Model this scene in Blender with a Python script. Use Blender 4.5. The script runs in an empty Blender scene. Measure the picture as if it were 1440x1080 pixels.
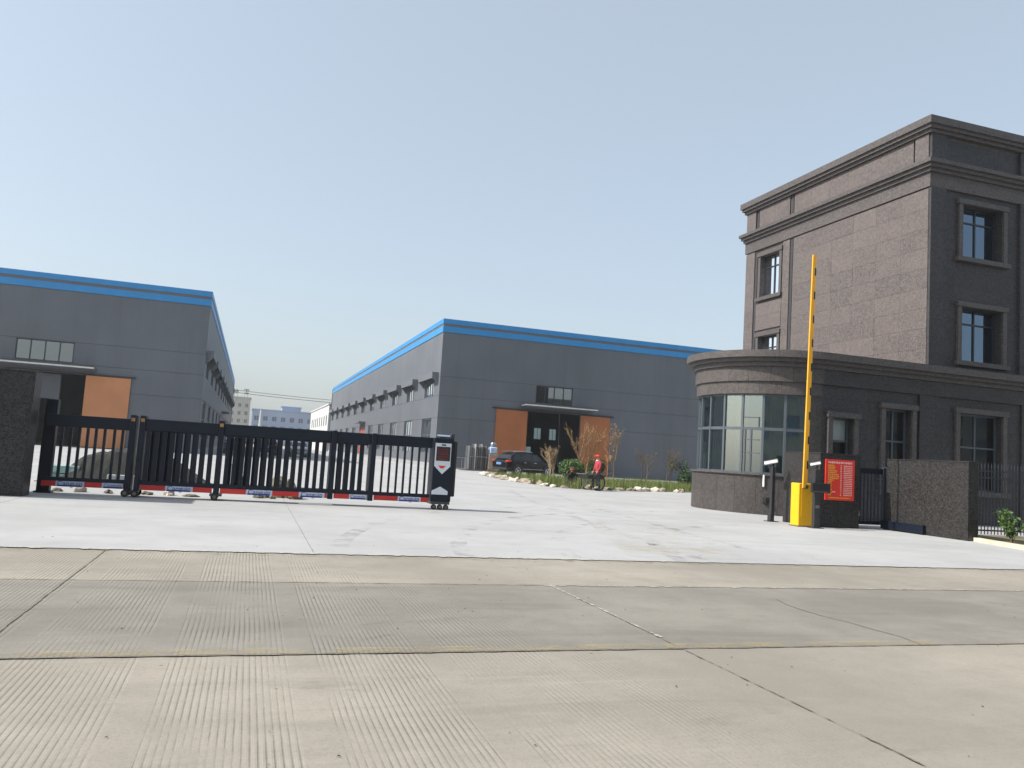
import bpy, bmesh, math, random
from mathutils import Vector, Matrix
random.seed(7)
SC = bpy.context.scene
COL = SC.collection
PI = math.pi
R = math.radians

# ------------------------------------------------------------------ camera
def cam_axes(yaw, pitch, roll):
    cy, sy, cp, sp, cr, sr = math.cos(yaw), math.sin(yaw), math.cos(pitch), math.sin(pitch), math.cos(roll), math.sin(roll)
    fwd = Vector((sy*cp, cy*cp, sp)); right = Vector((cy, -sy, 0)); down = fwd.cross(right)
    return cr*right - sr*down, sr*right + cr*down, fwd
r_, d_, f_ = cam_axes(R(17.758), R(5.144), R(3.600))
cd = bpy.data.cameras.new('camera'); cam = bpy.data.objects.new('camera', cd); COL.objects.link(cam)
cam.matrix_world = Matrix(((r_.x, -d_.x, -f_.x, 0), (r_.y, -d_.y, -f_.y, 0), (r_.z, -d_.z, -f_.z, 1.3), (0, 0, 0, 1)))
cd.sensor_width = 36; cd.lens = 1129.35/1440*36; cd.clip_start = 0.1; cd.clip_end = 6000
SC.camera = cam

# ------------------------------------------------------------------ light
SUN_EL, SUN_AZ = R(45), R(3)          # azimuth measured from -X towards +Y
to_sun = Vector((-math.cos(SUN_AZ)*math.cos(SUN_EL), math.sin(SUN_AZ)*math.cos(SUN_EL), math.sin(SUN_EL)))
w = bpy.data.worlds.new('World'); SC.world = w; w.use_nodes = True
nt = w.node_tree; nt.nodes.clear()
sky = nt.nodes.new('ShaderNodeTexSky'); sky.sky_type = 'NISHITA'; sky.sun_disc = False
sky.sun_elevation = SUN_EL; sky.sun_rotation = math.atan2(to_sun.x, to_sun.y)
sky.altitude = 0; sky.air_density = 1.0; sky.dust_density = 3.2; sky.ozone_density = 1.0
bg = nt.nodes.new('ShaderNodeBackground'); bg.inputs[1].default_value = 0.088
veil = nt.nodes.new('ShaderNodeVectorMath'); veil.operation = 'ADD'; veil.inputs[1].default_value = (3.15, 3.5, 3.6)   # even whitish haze over the whole sky
wo = nt.nodes.new('ShaderNodeOutputWorld')
nt.links.new(sky.outputs[0], veil.inputs[0]); nt.links.new(veil.outputs[0], bg.inputs[0]); nt.links.new(bg.outputs[0], wo.inputs[0])
sd = bpy.data.lights.new('sun', 'SUN'); sd.energy = 5.0; sd.angle = R(0.5); sd.color = (1, 0.955, 0.895)
sun = bpy.data.objects.new('sun', sd); COL.objects.link(sun); sun.location = (-40, 10, 60)
sun.rotation_euler = to_sun.to_track_quat('Z', 'Y').to_euler()
SC.view_settings.view_transform = 'Standard'; SC.view_settings.look = 'None'
SC.view_settings.exposure = 0.32; SC.view_settings.gamma = 1
SC.view_settings.use_curve_mapping = False

# ------------------------------------------------------------------ materials
class N:
    def __init__(s, m): s.t = m.node_tree
    def __call__(s, typ, ins=None, **kw):
        n = s.t.nodes.new('ShaderNode'+typ)
        for k, v in kw.items(): setattr(n, k, v)
        for k, v in (ins or {}).items():
            if hasattr(v, 'is_linked') or isinstance(v, bpy.types.NodeSocket): s.t.links.new(v, n.inputs[k])
            else: n.inputs[k].default_value = v
        return n
def c4(c): return (c[0], c[1], c[2], 1)
def lerp(n, fac, a, b, blend='MIX'):
    m = n('Mix', data_type='RGBA', blend_type=blend)
    for k, v in ((0, fac), (6, a), (7, b)):
        if isinstance(v, bpy.types.NodeSocket): n.t.links.new(v, m.inputs[k])
        else: m.inputs[k].default_value = v if k == 0 else c4(v)
    return m.outputs[2]
def mth(n, op, a, b=0.0, c=None):
    m = n('Math', operation=op)
    for k, v in ((0, a), (1, b), (2, c)):
        if v is None: continue
        if isinstance(v, bpy.types.NodeSocket): n.t.links.new(v, m.inputs[k])
        else: m.inputs[k].default_value = v
    return m.outputs[0]
def ramp(n, fac, lo, hi):
    m = n('MapRange', {0: fac, 1: lo, 2: hi}); m.interpolation_type = 'SMOOTHSTEP'; return m.outputs[0]
def newmat(name):
    m = bpy.data.materials.new(name); m.use_nodes = True; m.node_tree.nodes.clear()
    n = N(m); b = n('BsdfPrincipled'); o = n('OutputMaterial', {0: b.outputs[0]})
    return m, n, b
def mat(name, col, rough=.6, metal=0, var=.12, scale=1.5, fine=0, fscale=40, bump=0, bscale=60, spec=.5, rnd=0, dirt=None, streak=0):
    m, n, b = newmat(name)
    g = n('NewGeometry').outputs['Position']
    c = None
    nz = n('TexNoise', {'Vector': g, 'Scale': scale, 'Detail': 5, 'Roughness': .6}).outputs[0]
    c = lerp(n, ramp(n, nz, .3, .7), [x*(1-var) for x in col], [min(1, x*(1+var)) for x in col])
    if fine:
        nf = n('TexNoise', {'Vector': g, 'Scale': fscale, 'Detail': 3, 'Roughness': .7}).outputs[0]
        c = lerp(n, ramp(n, nf, .35, .65), lerp(n, fine, c, (0, 0, 0)), c)
    if streak:
        sv = n('Mapping', {'Vector': g, 'Scale': (1.3, 1.3, .06)}).outputs[0]
        sn = n('TexNoise', {'Vector': sv, 'Scale': 1.0, 'Detail': 6, 'Roughness': .65}).outputs[0]
        c = lerp(n, mth(n, 'MULTIPLY', ramp(n, sn, .42, .7), streak), c, [x*.6 for x in col])
    if rnd:
        ob = n('ObjectInfo').outputs['Random']
        c = lerp(n, ob, lerp(n, rnd, c, (0, 0, 0)), lerp(n, rnd*.5, c, (.9, .85, .8)))
    if dirt:
        nd = n('TexNoise', {'Vector': g, 'Scale': dirt[1], 'Detail': 6, 'Roughness': .7}).outputs[0]
        c = lerp(n, mth(n, 'MULTIPLY', ramp(n, nd, .52, .72), dirt[2]), c, dirt[0])
    n.t.links.new(c, b.inputs['Base Color'])
    b.inputs['Roughness'].default_value = rough; b.inputs['Metallic'].default_value = metal
    b.inputs['Specular IOR Level'].default_value = spec
    if bump:
        nb = n('TexNoise', {'Vector': g, 'Scale': bscale, 'Detail': 4}).outputs[0]
        bp = n('Bump', {'Strength': bump, 'Height': nb, 'Distance': .02}); n.t.links.new(bp.outputs[0], b.inputs['Normal'])
    return m
def glass(name, tint, base=.15, rough=.02, gc=(.95, .98, 1)):
    m = bpy.data.materials.new(name); m.use_nodes = True; m.node_tree.nodes.clear(); n = N(m)
    tr = n('BsdfTransparent', {0: c4(tint)}); gl = n('BsdfGlossy', {0: c4(gc), 'Roughness': rough})
    fr = n('Fresnel', {0: 1.5}).outputs[0]
    mx = n('MixShader', {0: mth(n, 'MINIMUM', mth(n, 'ADD', fr, base), 1.0), 1: tr.outputs[0], 2: gl.outputs[0]})
    n('OutputMaterial', {0: mx.outputs[0]}); return m
def granite(name, dark, light, pink, rough, spec=.5, rnd=.25, coursing=None):
    m, n, b = newmat(name); g = n('NewGeometry').outputs['Position']
    v = n('TexVoronoi', {'Vector': g, 'Scale': 55.0}).outputs['Color']
    sp = n('SeparateColor', {0: v}).outputs
    c = lerp(n, ramp(n, sp[0], .25, .75), dark, light)
    c = lerp(n, mth(n, 'MULTIPLY', ramp(n, sp[1], .72, .85), .8), c, pink)
    f2 = n('TexNoise', {'Vector': g, 'Scale': 9.0, 'Detail': 4}).outputs[0]
    c = lerp(n, mth(n, 'MULTIPLY', ramp(n, f2, .4, .7), .35), c, [x*.5 for x in dark])
    ob = n('ObjectInfo').outputs['Random']
    c = lerp(n, mth(n, 'MULTIPLY', ob, rnd), c, [(x*.35+y*.65) for x, y in zip(light, pink)])
    big = n('TexNoise', {'Vector': g, 'Scale': .45, 'Detail': 5, 'Roughness': .65}).outputs[0]
    c = lerp(n, mth(n, 'MULTIPLY', ramp(n, big, .45, .75), .16), c, [x*.6 for x in dark])
    if coursing:
        u = n('Vector Math'.replace(' ', ''), operation='DOT_PRODUCT'); n.t.links.new(g, u.inputs[0]); u.inputs[1].default_value = coursing
        z = n('SeparateXYZ', {0: g}).outputs[2]
        cv = n('CombineXYZ', {0: u.outputs['Value'], 1: z}).outputs[0]
        bt = n('TexBrick', {'Vector': cv, 'Color1': (1, 1, 1, 1), 'Color2': (.84, .84, .84, 1), 'Mortar': (.35, .35, .35, 1), 'Scale': 1.0, 'Mortar Size': .004, 'Brick Width': 1.0, 'Row Height': .62})
        c = lerp(n, 1.0, c, bt.outputs[0], 'MULTIPLY')
    n.t.links.new(c, b.inputs['Base Color']); b.inputs['Roughness'].default_value = rough; b.inputs['Specular IOR Level'].default_value = spec
    nb = n('TexNoise', {'Vector': g, 'Scale': 120, 'Detail': 2}).outputs[0]
    bp = n('Bump', {'Strength': .12, 'Height': nb, 'Distance': .01}); n.t.links.new(bp.outputs[0], b.inputs['Normal'])
    return m
def concrete(name, col, groove=0, stain=.35, dark=(.07, .065, .06)):
    m, n, b = newmat(name); g = n('NewGeometry').outputs['Position']
    s = n('SeparateXYZ', {0: g}).outputs
    def noise(sc, det=6, ro=.62, mp=None, dist=0):
        v = n('Mapping', {'Vector': g, 'Scale': mp}).outputs[0] if mp else g
        return n('TexNoise', {'Vector': v, 'Scale': sc, 'Detail': det, 'Roughness': ro, 'Distortion': dist}).outputs[0]
    def dk(k): return [x*k for x in col]
    c = lerp(n, ramp(n, noise(.35, 7), .3, .72), dk(1-stain*.55), [min(1, x*(1+stain*.22)) for x in col])
    c = lerp(n, mth(n, 'MULTIPLY', ramp(n, noise(2.3, 9, .7), .42, .72), stain*.75), c, dk(.62))            # mottling
    c = lerp(n, mth(n, 'MULTIPLY', ramp(n, noise(1.2, 7, .62, (.22, 1.7, 1), .8), .5, .76), stain*.95), c, dk(.5))   # traffic streaks
    c = lerp(n, mth(n, 'MULTIPLY', ramp(n, noise(.9, 6, .7, (.5, 1.0, 1), 1.6), .60, .72), stain*.8), c, dk(.42))    # smudges
    c = lerp(n, mth(n, 'MULTIPLY', ramp(n, noise(3.0, 5, .6, (.12, 3.2, 1)), .58, .75), stain*.5), c, [min(1, x*1.3) for x in col])  # pale scuffs
    fi = noise(60, 4, .75)
    c = lerp(n, mth(n, 'MULTIPLY', ramp(n, fi, .40, .68), .30), c, dk(.5))
    gr = noise(260, 2, .8)
    c = lerp(n, mth(n, 'MULTIPLY', ramp(n, gr, .55, .75), .35), c, [min(1, x*1.5) for x in col])
    sp = n('TexVoronoi', {'Vector': g, 'Scale': 3.4, 'Randomness': 1.0})
    spd = n('SeparateColor', {0: sp.outputs['Color']}).outputs[0]
    wb = mth(n, 'ADD', sp.outputs['Distance'], mth(n, 'MULTIPLY', mth(n, 'SUBTRACT', fi, .5), .09))
    spot = mth(n, 'MULTIPLY', mth(n, 'LESS_THAN', wb, mth(n, 'MULTIPLY', spd, .045)), mth(n, 'GREATER_THAN', spd, .6))
    c = lerp(n, mth(n, 'MULTIPLY', spot, .7 if groove else .25), c, dark)
    ob = n('ObjectInfo').outputs['Random']
    c = lerp(n, mth(n, 'MULTIPLY', ob, .14 if groove else .05), c, dk(.7))
    ht = mth(n, 'ADD', mth(n, 'MULTIPLY', fi, .5), mth(n, 'MULTIPLY', gr, .3))
    if groove:
        xx = mth(n, 'ADD', s[0], mth(n, 'MULTIPLY', noise(.7, 2), .02))
        bandid = mth(n, 'MULTIPLY', mth(n, 'ADD', xx, 30.2), 1/.83)
        fr = mth(n, 'FRACT', mth(n, 'MULTIPLY', mth(n, 'ADD', xx, mth(n, 'MULTIPLY', mth(n, 'FLOOR', bandid), .013)), 1/.034))
        line = mth(n, 'SUBTRACT', 1, ramp(n, mth(n, 'ABSOLUTE', mth(n, 'SUBTRACT', fr, .5)), .05, .22))
        band = mth(n, 'LESS_THAN', mth(n, 'FRACT', bandid), .80)
        reg = mth(n, 'MULTIPLY', ramp(n, noise(1.6, 7, .72, (1, .5, 1)), .36, .64), ramp(n, s[0], 3.6, .6))
        gl = mth(n, 'MULTIPLY', mth(n, 'MULTIPLY', line, band), reg)
        c = lerp(n, mth(n, 'MULTIPLY', gl, .27*groove), c, dk(.40))
        edge = mth(n, 'MULTIPLY', mth(n, 'MULTIPLY', ramp(n, fr, .70, .84), band), reg)
        c = lerp(n, mth(n, 'MULTIPLY', edge, .30*groove), c, [min(1, x*1.4) for x in col])
        ht = mth(n, 'SUBTRACT', ht, mth(n, 'MULTIPLY', gl, .9))
    n.t.links.new(c, b.inputs['Base Color']); b.inputs['Roughness'].default_value = .85; b.inputs['Specular IOR Level'].default_value = .25
    bp = n('Bump', {'Strength': .5, 'Height': ht, 'Distance': .006}); n.t.links.new(bp.outputs[0], b.inputs['Normal'])
    return m
M = {}
M['soil'] = mat('soil', (.30, .27, .22), .95, var=.25, scale=.2, bump=.3)
M['yard'] = concrete('yard_concrete', (.375, .378, .375), 0, .26, (.3, .29, .27))
M['road_warm'] = concrete('road_warm', (.292, .268, .226), 1, .46)
M['road_grey'] = concrete('road_grey', (.232, .219, .190), 1, .56)
M['joint'] = mat('joint_fill', (.19, .172, .14), .95, fine=.5)
def paint(name, col, thr, sc):
    m, n, b = newmat(name); g = n('NewGeometry').outputs['Position']
    nz = n('TexNoise', {'Vector': g, 'Scale': sc, 'Detail': 6, 'Roughness': .75}).outputs[0]
    b.inputs['Base Color'].default_value = c4(col); b.inputs['Roughness'].default_value = .8
    tr = n('BsdfTransparent'); mx = n('MixShader', {0: mth(n, 'MULTIPLY', ramp(n, nz, thr, thr+.3), .5), 1: tr.outputs[0], 2: b.outputs[0]})
    o = [x for x in n.t.nodes if x.type == 'OUTPUT_MATERIAL'][0]; n.t.links.new(mx.outputs[0], o.inputs[0]); return m
M['yellow_paint'] = paint('worn_yellow_paint', (.38, .31, .17), .36, 3.0)
M['white_paint'] = paint('worn_white_paint', (.75, .73, .68), .5, 4.0)
M['sand'] = paint('pale_sand', (.46, .40, .28), .46, 1.1)
M['wh_grey'] = mat('warehouse_grey_panel', (.118, .130, .148), .55, var=.07, scale=.3, spec=.35, streak=.22)
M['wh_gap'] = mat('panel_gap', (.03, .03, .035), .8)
M['wh_blue'] = mat('warehouse_blue_trim', (.016, .225, .52), .45, var=.05)
M['wh_white'] = mat('white_panel', (.50, .50, .49), .6, var=.06, scale=.2)
M['orange'] = mat('orange_door', (.36, .125, .045), .5, var=.07, scale=.6, spec=.3)
M['orange_lt'] = mat('light_orange_door', (.52, .22, .095), .5, var=.06, scale=.6, spec=.3)  # lighter orange on the left workshop's doors
M['awning'] = mat('awning_grey', (.125, .138, .155), .55, var=.06)
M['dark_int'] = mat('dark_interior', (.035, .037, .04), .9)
M['canopy'] = mat('canopy_grey', (.30, .31, .32), .6)
M['pale_edge'] = mat('pale_edge', (.62, .60, .56), .6)
M['frame'] = mat('aluminium_grey', (.10, .12, .135), .4, metal=.3, var=.04)
M['frame_dk'] = mat('dark_frame', (.03, .035, .045), .4, metal=.2, var=.04)
M['glass_wh'] = glass('warehouse_glass', (.35, .45, .47), .22)
M['glass_bay'] = glass('bay_glass', (.45, .66, .63), .33, gc=(.84, .96, .97))
M['glass_clear'] = glass('clear_glass', (.8, .85, .85), .04)
M['glass_tw'] = glass('tower_glass', (.06, .085, .11), .20, gc=(.55, .74, .95))
M['glass_dk'] = glass('dark_glass', (.12, .18, .17), .10)
M['curtain'] = mat('curtain', (.11, .22, .21), .9, var=.15, scale=3)
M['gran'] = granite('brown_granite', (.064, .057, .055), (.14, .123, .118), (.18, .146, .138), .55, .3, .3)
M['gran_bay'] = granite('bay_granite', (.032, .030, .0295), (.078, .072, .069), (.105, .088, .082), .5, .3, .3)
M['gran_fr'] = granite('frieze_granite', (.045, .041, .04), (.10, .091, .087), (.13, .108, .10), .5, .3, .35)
M['gran_f'] = granite('shaded_granite_coursed_x', (.026, .026, .029), (.062, .06, .062), (.08, .07, .07), .5, .3, .0, (1, 0, 0))  # same stone as the sunlit face; the fronts' shade is put into its colour
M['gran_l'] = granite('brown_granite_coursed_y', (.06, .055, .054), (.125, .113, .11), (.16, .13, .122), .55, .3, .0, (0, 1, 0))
M['gran_trim'] = granite('granite_trim', (.055, .051, .05), (.108, .099, .096), (.13, .112, .107), .5, .3, .1)
M['gran_dk'] = granite('dark_granite', (.010, .010, .010), (.042, .041, .040), (.062, .057, .054), .4, .3, .12)
M['gate'] = mat('gate_navy_metal', (.005, .009, .019), .45, var=.08, spec=.3)
M['gate_lt'] = mat('gate_grey_metal', (.035, .042, .055), .4, var=.08)
M['red'] = mat('red_strip', (.55, .025, .02), .4, var=.1, scale=3)
M['label_blue'] = mat('label_blue', (.02, .04, .22), .5, var=.03)
M['label_white'] = mat('label_white', (.50, .54, .66), .5, var=.03)
M['rubber'] = mat('rubber', (.018, .018, .018), .8)
M['steel'] = mat('steel', (.45, .46, .47), .35, metal=.9)
M['steel_dk'] = mat('steel_dark', (.16, .15, .14), .5, metal=.6, var=.25, scale=6)
M['silver'] = mat('silver_panel', (.62, .66, .70), .35, var=.04)
M['yellow'] = mat('barrier_yellow', (.82, .43, .008), .38, var=.04)
M['boom'] = mat('boom_yellow', (.84, .40, .02), .4, var=.05)
M['black'] = mat('black_plastic', (.015, .015, .017), .35)
M['post'] = mat('post_dark', (.035, .035, .038), .4, metal=.2)
M['white'] = mat('white_plastic', (.78, .78, .76), .4, var=.03)
M['sign_red'] = mat('sign_red', (.72, .035, .02), .5, var=.08, scale=2)
M['sign_yel'] = mat('sign_yellow', (.85, .52, .06), .6)
M['sign_wht'] = mat('sign_white', (.85, .62, .55), .6)
M['carpaint'] = mat('car_black_paint', (.004, .004, .005), .22, var=.03, spec=.35)
M['carglass'] = mat('car_glass', (.01, .014, .017), .08, spec=.6)
M['cartrim'] = mat('car_trim', (.02, .02, .02), .6)
M['chrome'] = mat('chrome', (.75, .76, .78), .15, metal=1)
M['tail'] = mat('tail_light', (.5, .02, .02), .2)
M['plate'] = mat('plate_blue', (.10, .22, .42), .5)
M['car_silver'] = mat('car_silver_paint', (.35, .37, .40), .2, metal=.4)
M['car_navy'] = mat('car_navy_paint', (.015, .022, .05), .15, spec=.7)
M['jacket'] = mat('red_jacket', (.36, .04, .05), .9)
M['cap'] = mat('red_cap', (.75, .05, .03), .8)
M['scarf'] = mat('pale_scarf', (.72, .66, .64), .9)
M['trousers'] = mat('dark_trousers', (.02, .02, .025), .9)
M['blackcloth'] = mat('black_coat', (.012, .012, .014), .9)
M['skin'] = mat('skin', (.45, .25, .17), .6)
M['hair'] = mat('hair', (.015, .012, .01), .7)
M['bark'] = mat('bark', (.30, .22, .13), .9, var=.3, scale=12)
M['bark_tan'] = mat('tan_bark', (.26, .17, .085), .9, var=.3, scale=12)
M['bark_dk'] = mat('bark_dark', (.13, .095, .07), .9, var=.3, scale=12)
M['leaf_dry'] = mat('dry_leaf', (.34, .19, .07), .8, var=.3, scale=9)
M['leaf'] = mat('green_leaf', (.06, .115, .025), .6, var=.35, scale=7)
M['leaf_dk'] = mat('dark_green_leaf', (.03, .07, .018), .6, var=.35, scale=7)
M['leaf_big'] = mat('broad_leaf', (.07, .14, .03), .45, var=.35, scale=9)
M['grass'] = mat('grass_blade', (.115, .15, .035), .8, var=.4, scale=1.8)
M['bedsoil'] = mat('bed_soil', (.15, .13, .075), .95, var=.3, scale=2, bump=.5, bscale=20)
M['rock'] = mat('pale_rock', (.52, .47, .39), .9, var=.25, scale=4, bump=.5, bscale=14)
M['rock_md'] = mat('brown_rock', (.27, .23, .17), .9, var=.3, scale=4, bump=.5, bscale=14)
M['rock_dk'] = mat('mossy_rock', (.17, .155, .11), .95, var=.35, scale=6, bump=.6, bscale=14)
M['kerb'] = mat('kerb_stone', (.55, .49, .36), .9, var=.15, scale=3)
M['tarp'] = mat('dark_net', (.022, .024, .02), .95, var=.3, scale=5, bump=.5, bscale=30)
M['block'] = mat('pale_block', (.42, .44, .46), .8, var=.15)
M['teal'] = mat('teal_glass_stack', (.30, .48, .45), .3, var=.3, scale=8)
M['apt'] = mat('beige_render', (.42, .42, .385), .9, var=.08, scale=.1)
M['bluebld'] = mat('haze_blue_render', (.30, .37, .50), .9, var=.08, scale=.1)  # bluish distance haze is put into this wall colour
M['farwin'] = mat('far_window', (.09, .12, .17), .4)
M['wire'] = mat('wire', (.05, .05, .055), .7)
M['wood'] = mat('wood', (.30, .17, .08), .8, var=.2, scale=9)
M['bag_blue'] = mat('blue_sack', (.35, .45, .62), .8, var=.25, scale=9)
M['bag_brown'] = mat('brown_carton', (.36, .25, .17), .9, var=.25, scale=9)
M['door_red'] = mat('red_door', (.40, .06, .05), .5)
M['green_box'] = mat('green_box', (.02, .15, .06), .6)
def led(name):
    m, n, b = newmat(name); b.inputs['Base Color'].default_value = (.05, .01, .01, 1)
    b.inputs['Emission Color'].default_value = (1, .06, .03, 1); b.inputs['Emission Strength'].default_value = .10; return m
M['led'] = led('led_red')

# ------------------------------------------------------------------ object helpers
def rootloc(p):
    v = Vector((0, 0, 0))
    while p is not None: v = v + p.location; p = p.parent
    return v
def link(o, parent=None):
    COL.objects.link(o)
    if parent is not None: o.parent = parent
    return o
def thing(name, label, cat, loc=(0, 0, 0), group=None, rz=0):
    o = bpy.data.objects.new(name, None); o.empty_display_size = .2; COL.objects.link(o)
    o.location = loc; o.rotation_euler = (0, 0, rz); o['label'] = label; o['category'] = cat
    if group: o['group'] = group
    return o
def tag(o, label, cat, group=None):
    o['label'] = label; o['category'] = cat
    if group: o['group'] = group
    return o
def struct(o): o['kind'] = 'structure'; return o
def stuff(o, label=None):
    o['kind'] = 'stuff'
    if label: o['label'] = label
    return o
def mo(name, V, F, m, parent=None, loc=None, smooth=False, local=False):
    """mesh object from WORLD coordinates (local=True: coordinates already local)"""
    off = Vector((0, 0, 0)) if local else rootloc(parent)
    if loc is not None: off = off + Vector(loc)
    me = bpy.data.meshes.new(name); me.from_pydata([tuple(Vector(v)-off) for v in V], [], F)
    ms = m if isinstance(m, (list, tuple)) else [m]
    for k in ms: me.materials.append(M[k] if isinstance(k, str) else k)
    if smooth:
        for p in me.polygons: p.use_smooth = True
    me.update()
    o = bpy.data.objects.new(name, me); link(o, parent)
    if loc is not None: o.location = Vector(loc)
    return o
def copy_tree(o, parent=None):
    c = o.copy(); COL.objects.link(c); c.parent = parent
    for ch in list(o.children): copy_tree(ch, c)
    return c
class G:
    """collects boxes, tubes, prisms"""
    def __init__(s): s.V = []; s.F = []
    def add(s, V, F):
        k = len(s.V); s.V += [tuple(v) for v in V]; s.F += [tuple(i+k for i in f) for f in F]; return s
    def box(s, x0, x1, y0, y1, z0, z1, b=0):
        if x0 > x1: x0, x1 = x1, x0
        if y0 > y1: y0, y1 = y1, y0
        if not b:
            V = [(x, y, z) for z in (z0, z1) for y in (y0, y1) for x in (x0, x1)]
            return s.add(V, [(0, 2, 3, 1), (4, 5, 7, 6), (0, 1, 5, 4), (2, 6, 7, 3), (0, 4, 6, 2), (1, 3, 7, 5)])
        # chamfered: hull of 24 verts
        bm = bmesh.new()
        for x in (x0, x1):
            for y in (y0, y1):
                for z in (z0, z1):
                    sx = b if x == x0 else -b; sy = b if y == y0 else -b; sz = b if z == z0 else -b
                    bm.verts.new((x+sx, y+sy, z)); bm.verts.new((x+sx, y, z+sz)); bm.verts.new((x, y+sy, z+sz))
        bmesh.ops.convex_hull(bm, input=bm.verts)
        bmesh.ops.dissolve_limit(bm, angle_limit=.02, verts=bm.verts, edges=bm.edges)
        bm.verts.index_update()
        V = [v.co[:] for v in bm.verts]; F = [[v.index for v in f.verts] for f in bm.faces]; bm.free()
        return s.add(V, F)
    def tube(s, pts, r, k=8, cap=True):
        pts = [Vector(p) for p in pts]; n = len(pts)
        rr = r if isinstance(r, (list, tuple)) else [r]*n
        V = []; F = []
        for i, p in enumerate(pts):
            d = (pts[min(i+1, n-1)]-pts[max(i-1, 0)]).normalized()
            a = d.orthogonal().normalized() if i == 0 else (a - d*a.dot(d)).normalized()
            b = d.cross(a)
            for j in range(k):
                t = 2*PI*j/k; V.append(p + (a*math.cos(t)+b*math.sin(t))*rr[i])
        for i in range(n-1):
            for j in range(k):
                F.append((i*k+j, i*k+(j+1) % k, (i+1)*k+(j+1) % k, (i+1)*k+j))
        if cap: F += [tuple(range(k-1, -1, -1)), tuple((n-1)*k+j for j in range(k))]
        return s.add(V, F)
    def prism(s, poly, axis, a, b):
        """poly in the two other axes, extruded from a to b along axis (0,1,2)"""
        n = len(poly); V = []
        for t in (a, b):
            for p in poly:
                q = list(p); q.insert(axis, t); V.append(tuple(q))
        F = [tuple(range(n-1, -1, -1)), tuple(range(n, 2*n))] + [(i, (i+1) % n, n+(i+1) % n, n+i) for i in range(n)]
        return s.add(V, F)
    def out(s, name, m, parent=None, **kw): return mo(name, s.V, s.F, m, parent, **kw)
def box(name, x0, x1, y0, y1, z0, z1, m, parent=None, b=0, **kw): return G().box(x0, x1, y0, y1, z0, z1, b).out(name, m, parent, **kw)
def holed(u0, u1, v0, v1, holes, d0, d1, mp):
    """wall u x v with rectangular holes, thick from d0 (outer) to d1 (inner); mp(u,v,d)->xyz"""
    us = sorted({u0, u1, *[h[0] for h in holes], *[h[1] for h in holes]}); us = [u for u in us if u0 <= u <= u1]
    vs = sorted({v0, v1, *[h[2] for h in holes], *[h[3] for h in holes]}); vs = [v for v in vs if v0 <= v <= v1]
    nu, nv = len(us)-1, len(vs)-1
    def solid(i, j):
        if i < 0 or j < 0 or i >= nu or j >= nv: return False
        cu, cv = (us[i]+us[i+1])/2, (vs[j]+vs[j+1])/2
        return not any(h[0] < cu < h[1] and h[2] < cv < h[3] for h in holes)
    V = []; F = []; ix = {}
    def P(i, j, k):
        if (i, j, k) not in ix: ix[(i, j, k)] = len(V); V.append(mp(us[i], vs[j], d0 if k == 0 else d1))
        return ix[(i, j, k)]
    for i in range(nu):
        for j in range(nv):
            if not solid(i, j): continue
            F.append((P(i, j, 0), P(i+1, j, 0), P(i+1, j+1, 0), P(i, j+1, 0)))
            F.append((P(i, j+1, 1), P(i+1, j+1, 1), P(i+1, j, 1), P(i, j, 1)))
            if not solid(i-1, j): F.append((P(i, j, 0), P(i, j+1, 0), P(i, j+1, 1), P(i, j, 1)))
            if not solid(i+1, j): F.append((P(i+1, j, 0), P(i+1, j, 1), P(i+1, j+1, 1), P(i+1, j+1, 0)))
            if not solid(i, j-1): F.append((P(i, j, 0), P(i, j, 1), P(i+1, j, 1), P(i+1, j, 0)))
            if not solid(i, j+1): F.append((P(i, j+1, 0), P(i+1, j+1, 0), P(i+1, j+1, 1), P(i, j+1, 1)))
    return V, F
def mpY(u, v, d): return (u, d, v)     # wall facing -Y
def mpX(u, v, d): return (d, u, v)     # wall facing -X / +X
def window(parent, mp, u0, u1, v0, v1, d, gm, us=(), vs=(), fw=.06, name='window', fm='frame', depth=.07, sg=1):
    """frame mesh + pane children; d outer depth coordinate, sg direction inwards"""
    U = [u0, *us, u1]; Vv = [v0, *vs, v1]
    holes = []
    for i in range(len(U)-1):
        for j in range(len(Vv)-1):
            a = U[i]+(fw if i == 0 else fw/2); b = U[i+1]-(fw if i == len(U)-2 else fw/2)
            c = Vv[j]+(fw if j == 0 else fw/2); e = Vv[j+1]-(fw if j == len(Vv)-2 else fw/2)
            holes.append((a, b, c, e))
    V, F = holed(u0, u1, v0, v1, holes, d, d+sg*depth, mp)
    w_ = mo(name, V, F, fm, parent)
    for (a, b, c, e) in holes:
        dd = d+sg*depth*.55
        mo('pane', [mp(a, c, dd), mp(b, c, dd), mp(b, e, dd), mp(a, e, dd)], [(0, 1, 2, 3)], gm, w_)
    return w_
def text_mesh(name, txt, size, m, parent, mw, ext=.001, align='CENTER'):
    cu = bpy.data.curves.new(name, 'FONT'); cu.body = txt; cu.size = size; cu.align_x = align; cu.align_y = 'CENTER'; cu.extrude = ext
    t = bpy.data.objects.new('tmp', cu); COL.objects.link(t)
    me = bpy.data.meshes.new_from_object(t.evaluated_get(bpy.context.evaluated_depsgraph_get()))
    bpy.data.objects.remove(t); me.materials.clear(); me.materials.append(M[m]); me.name = name
    me.transform(mw)
    o = bpy.data.objects.new(name, me); link(o, parent); return o

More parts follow.
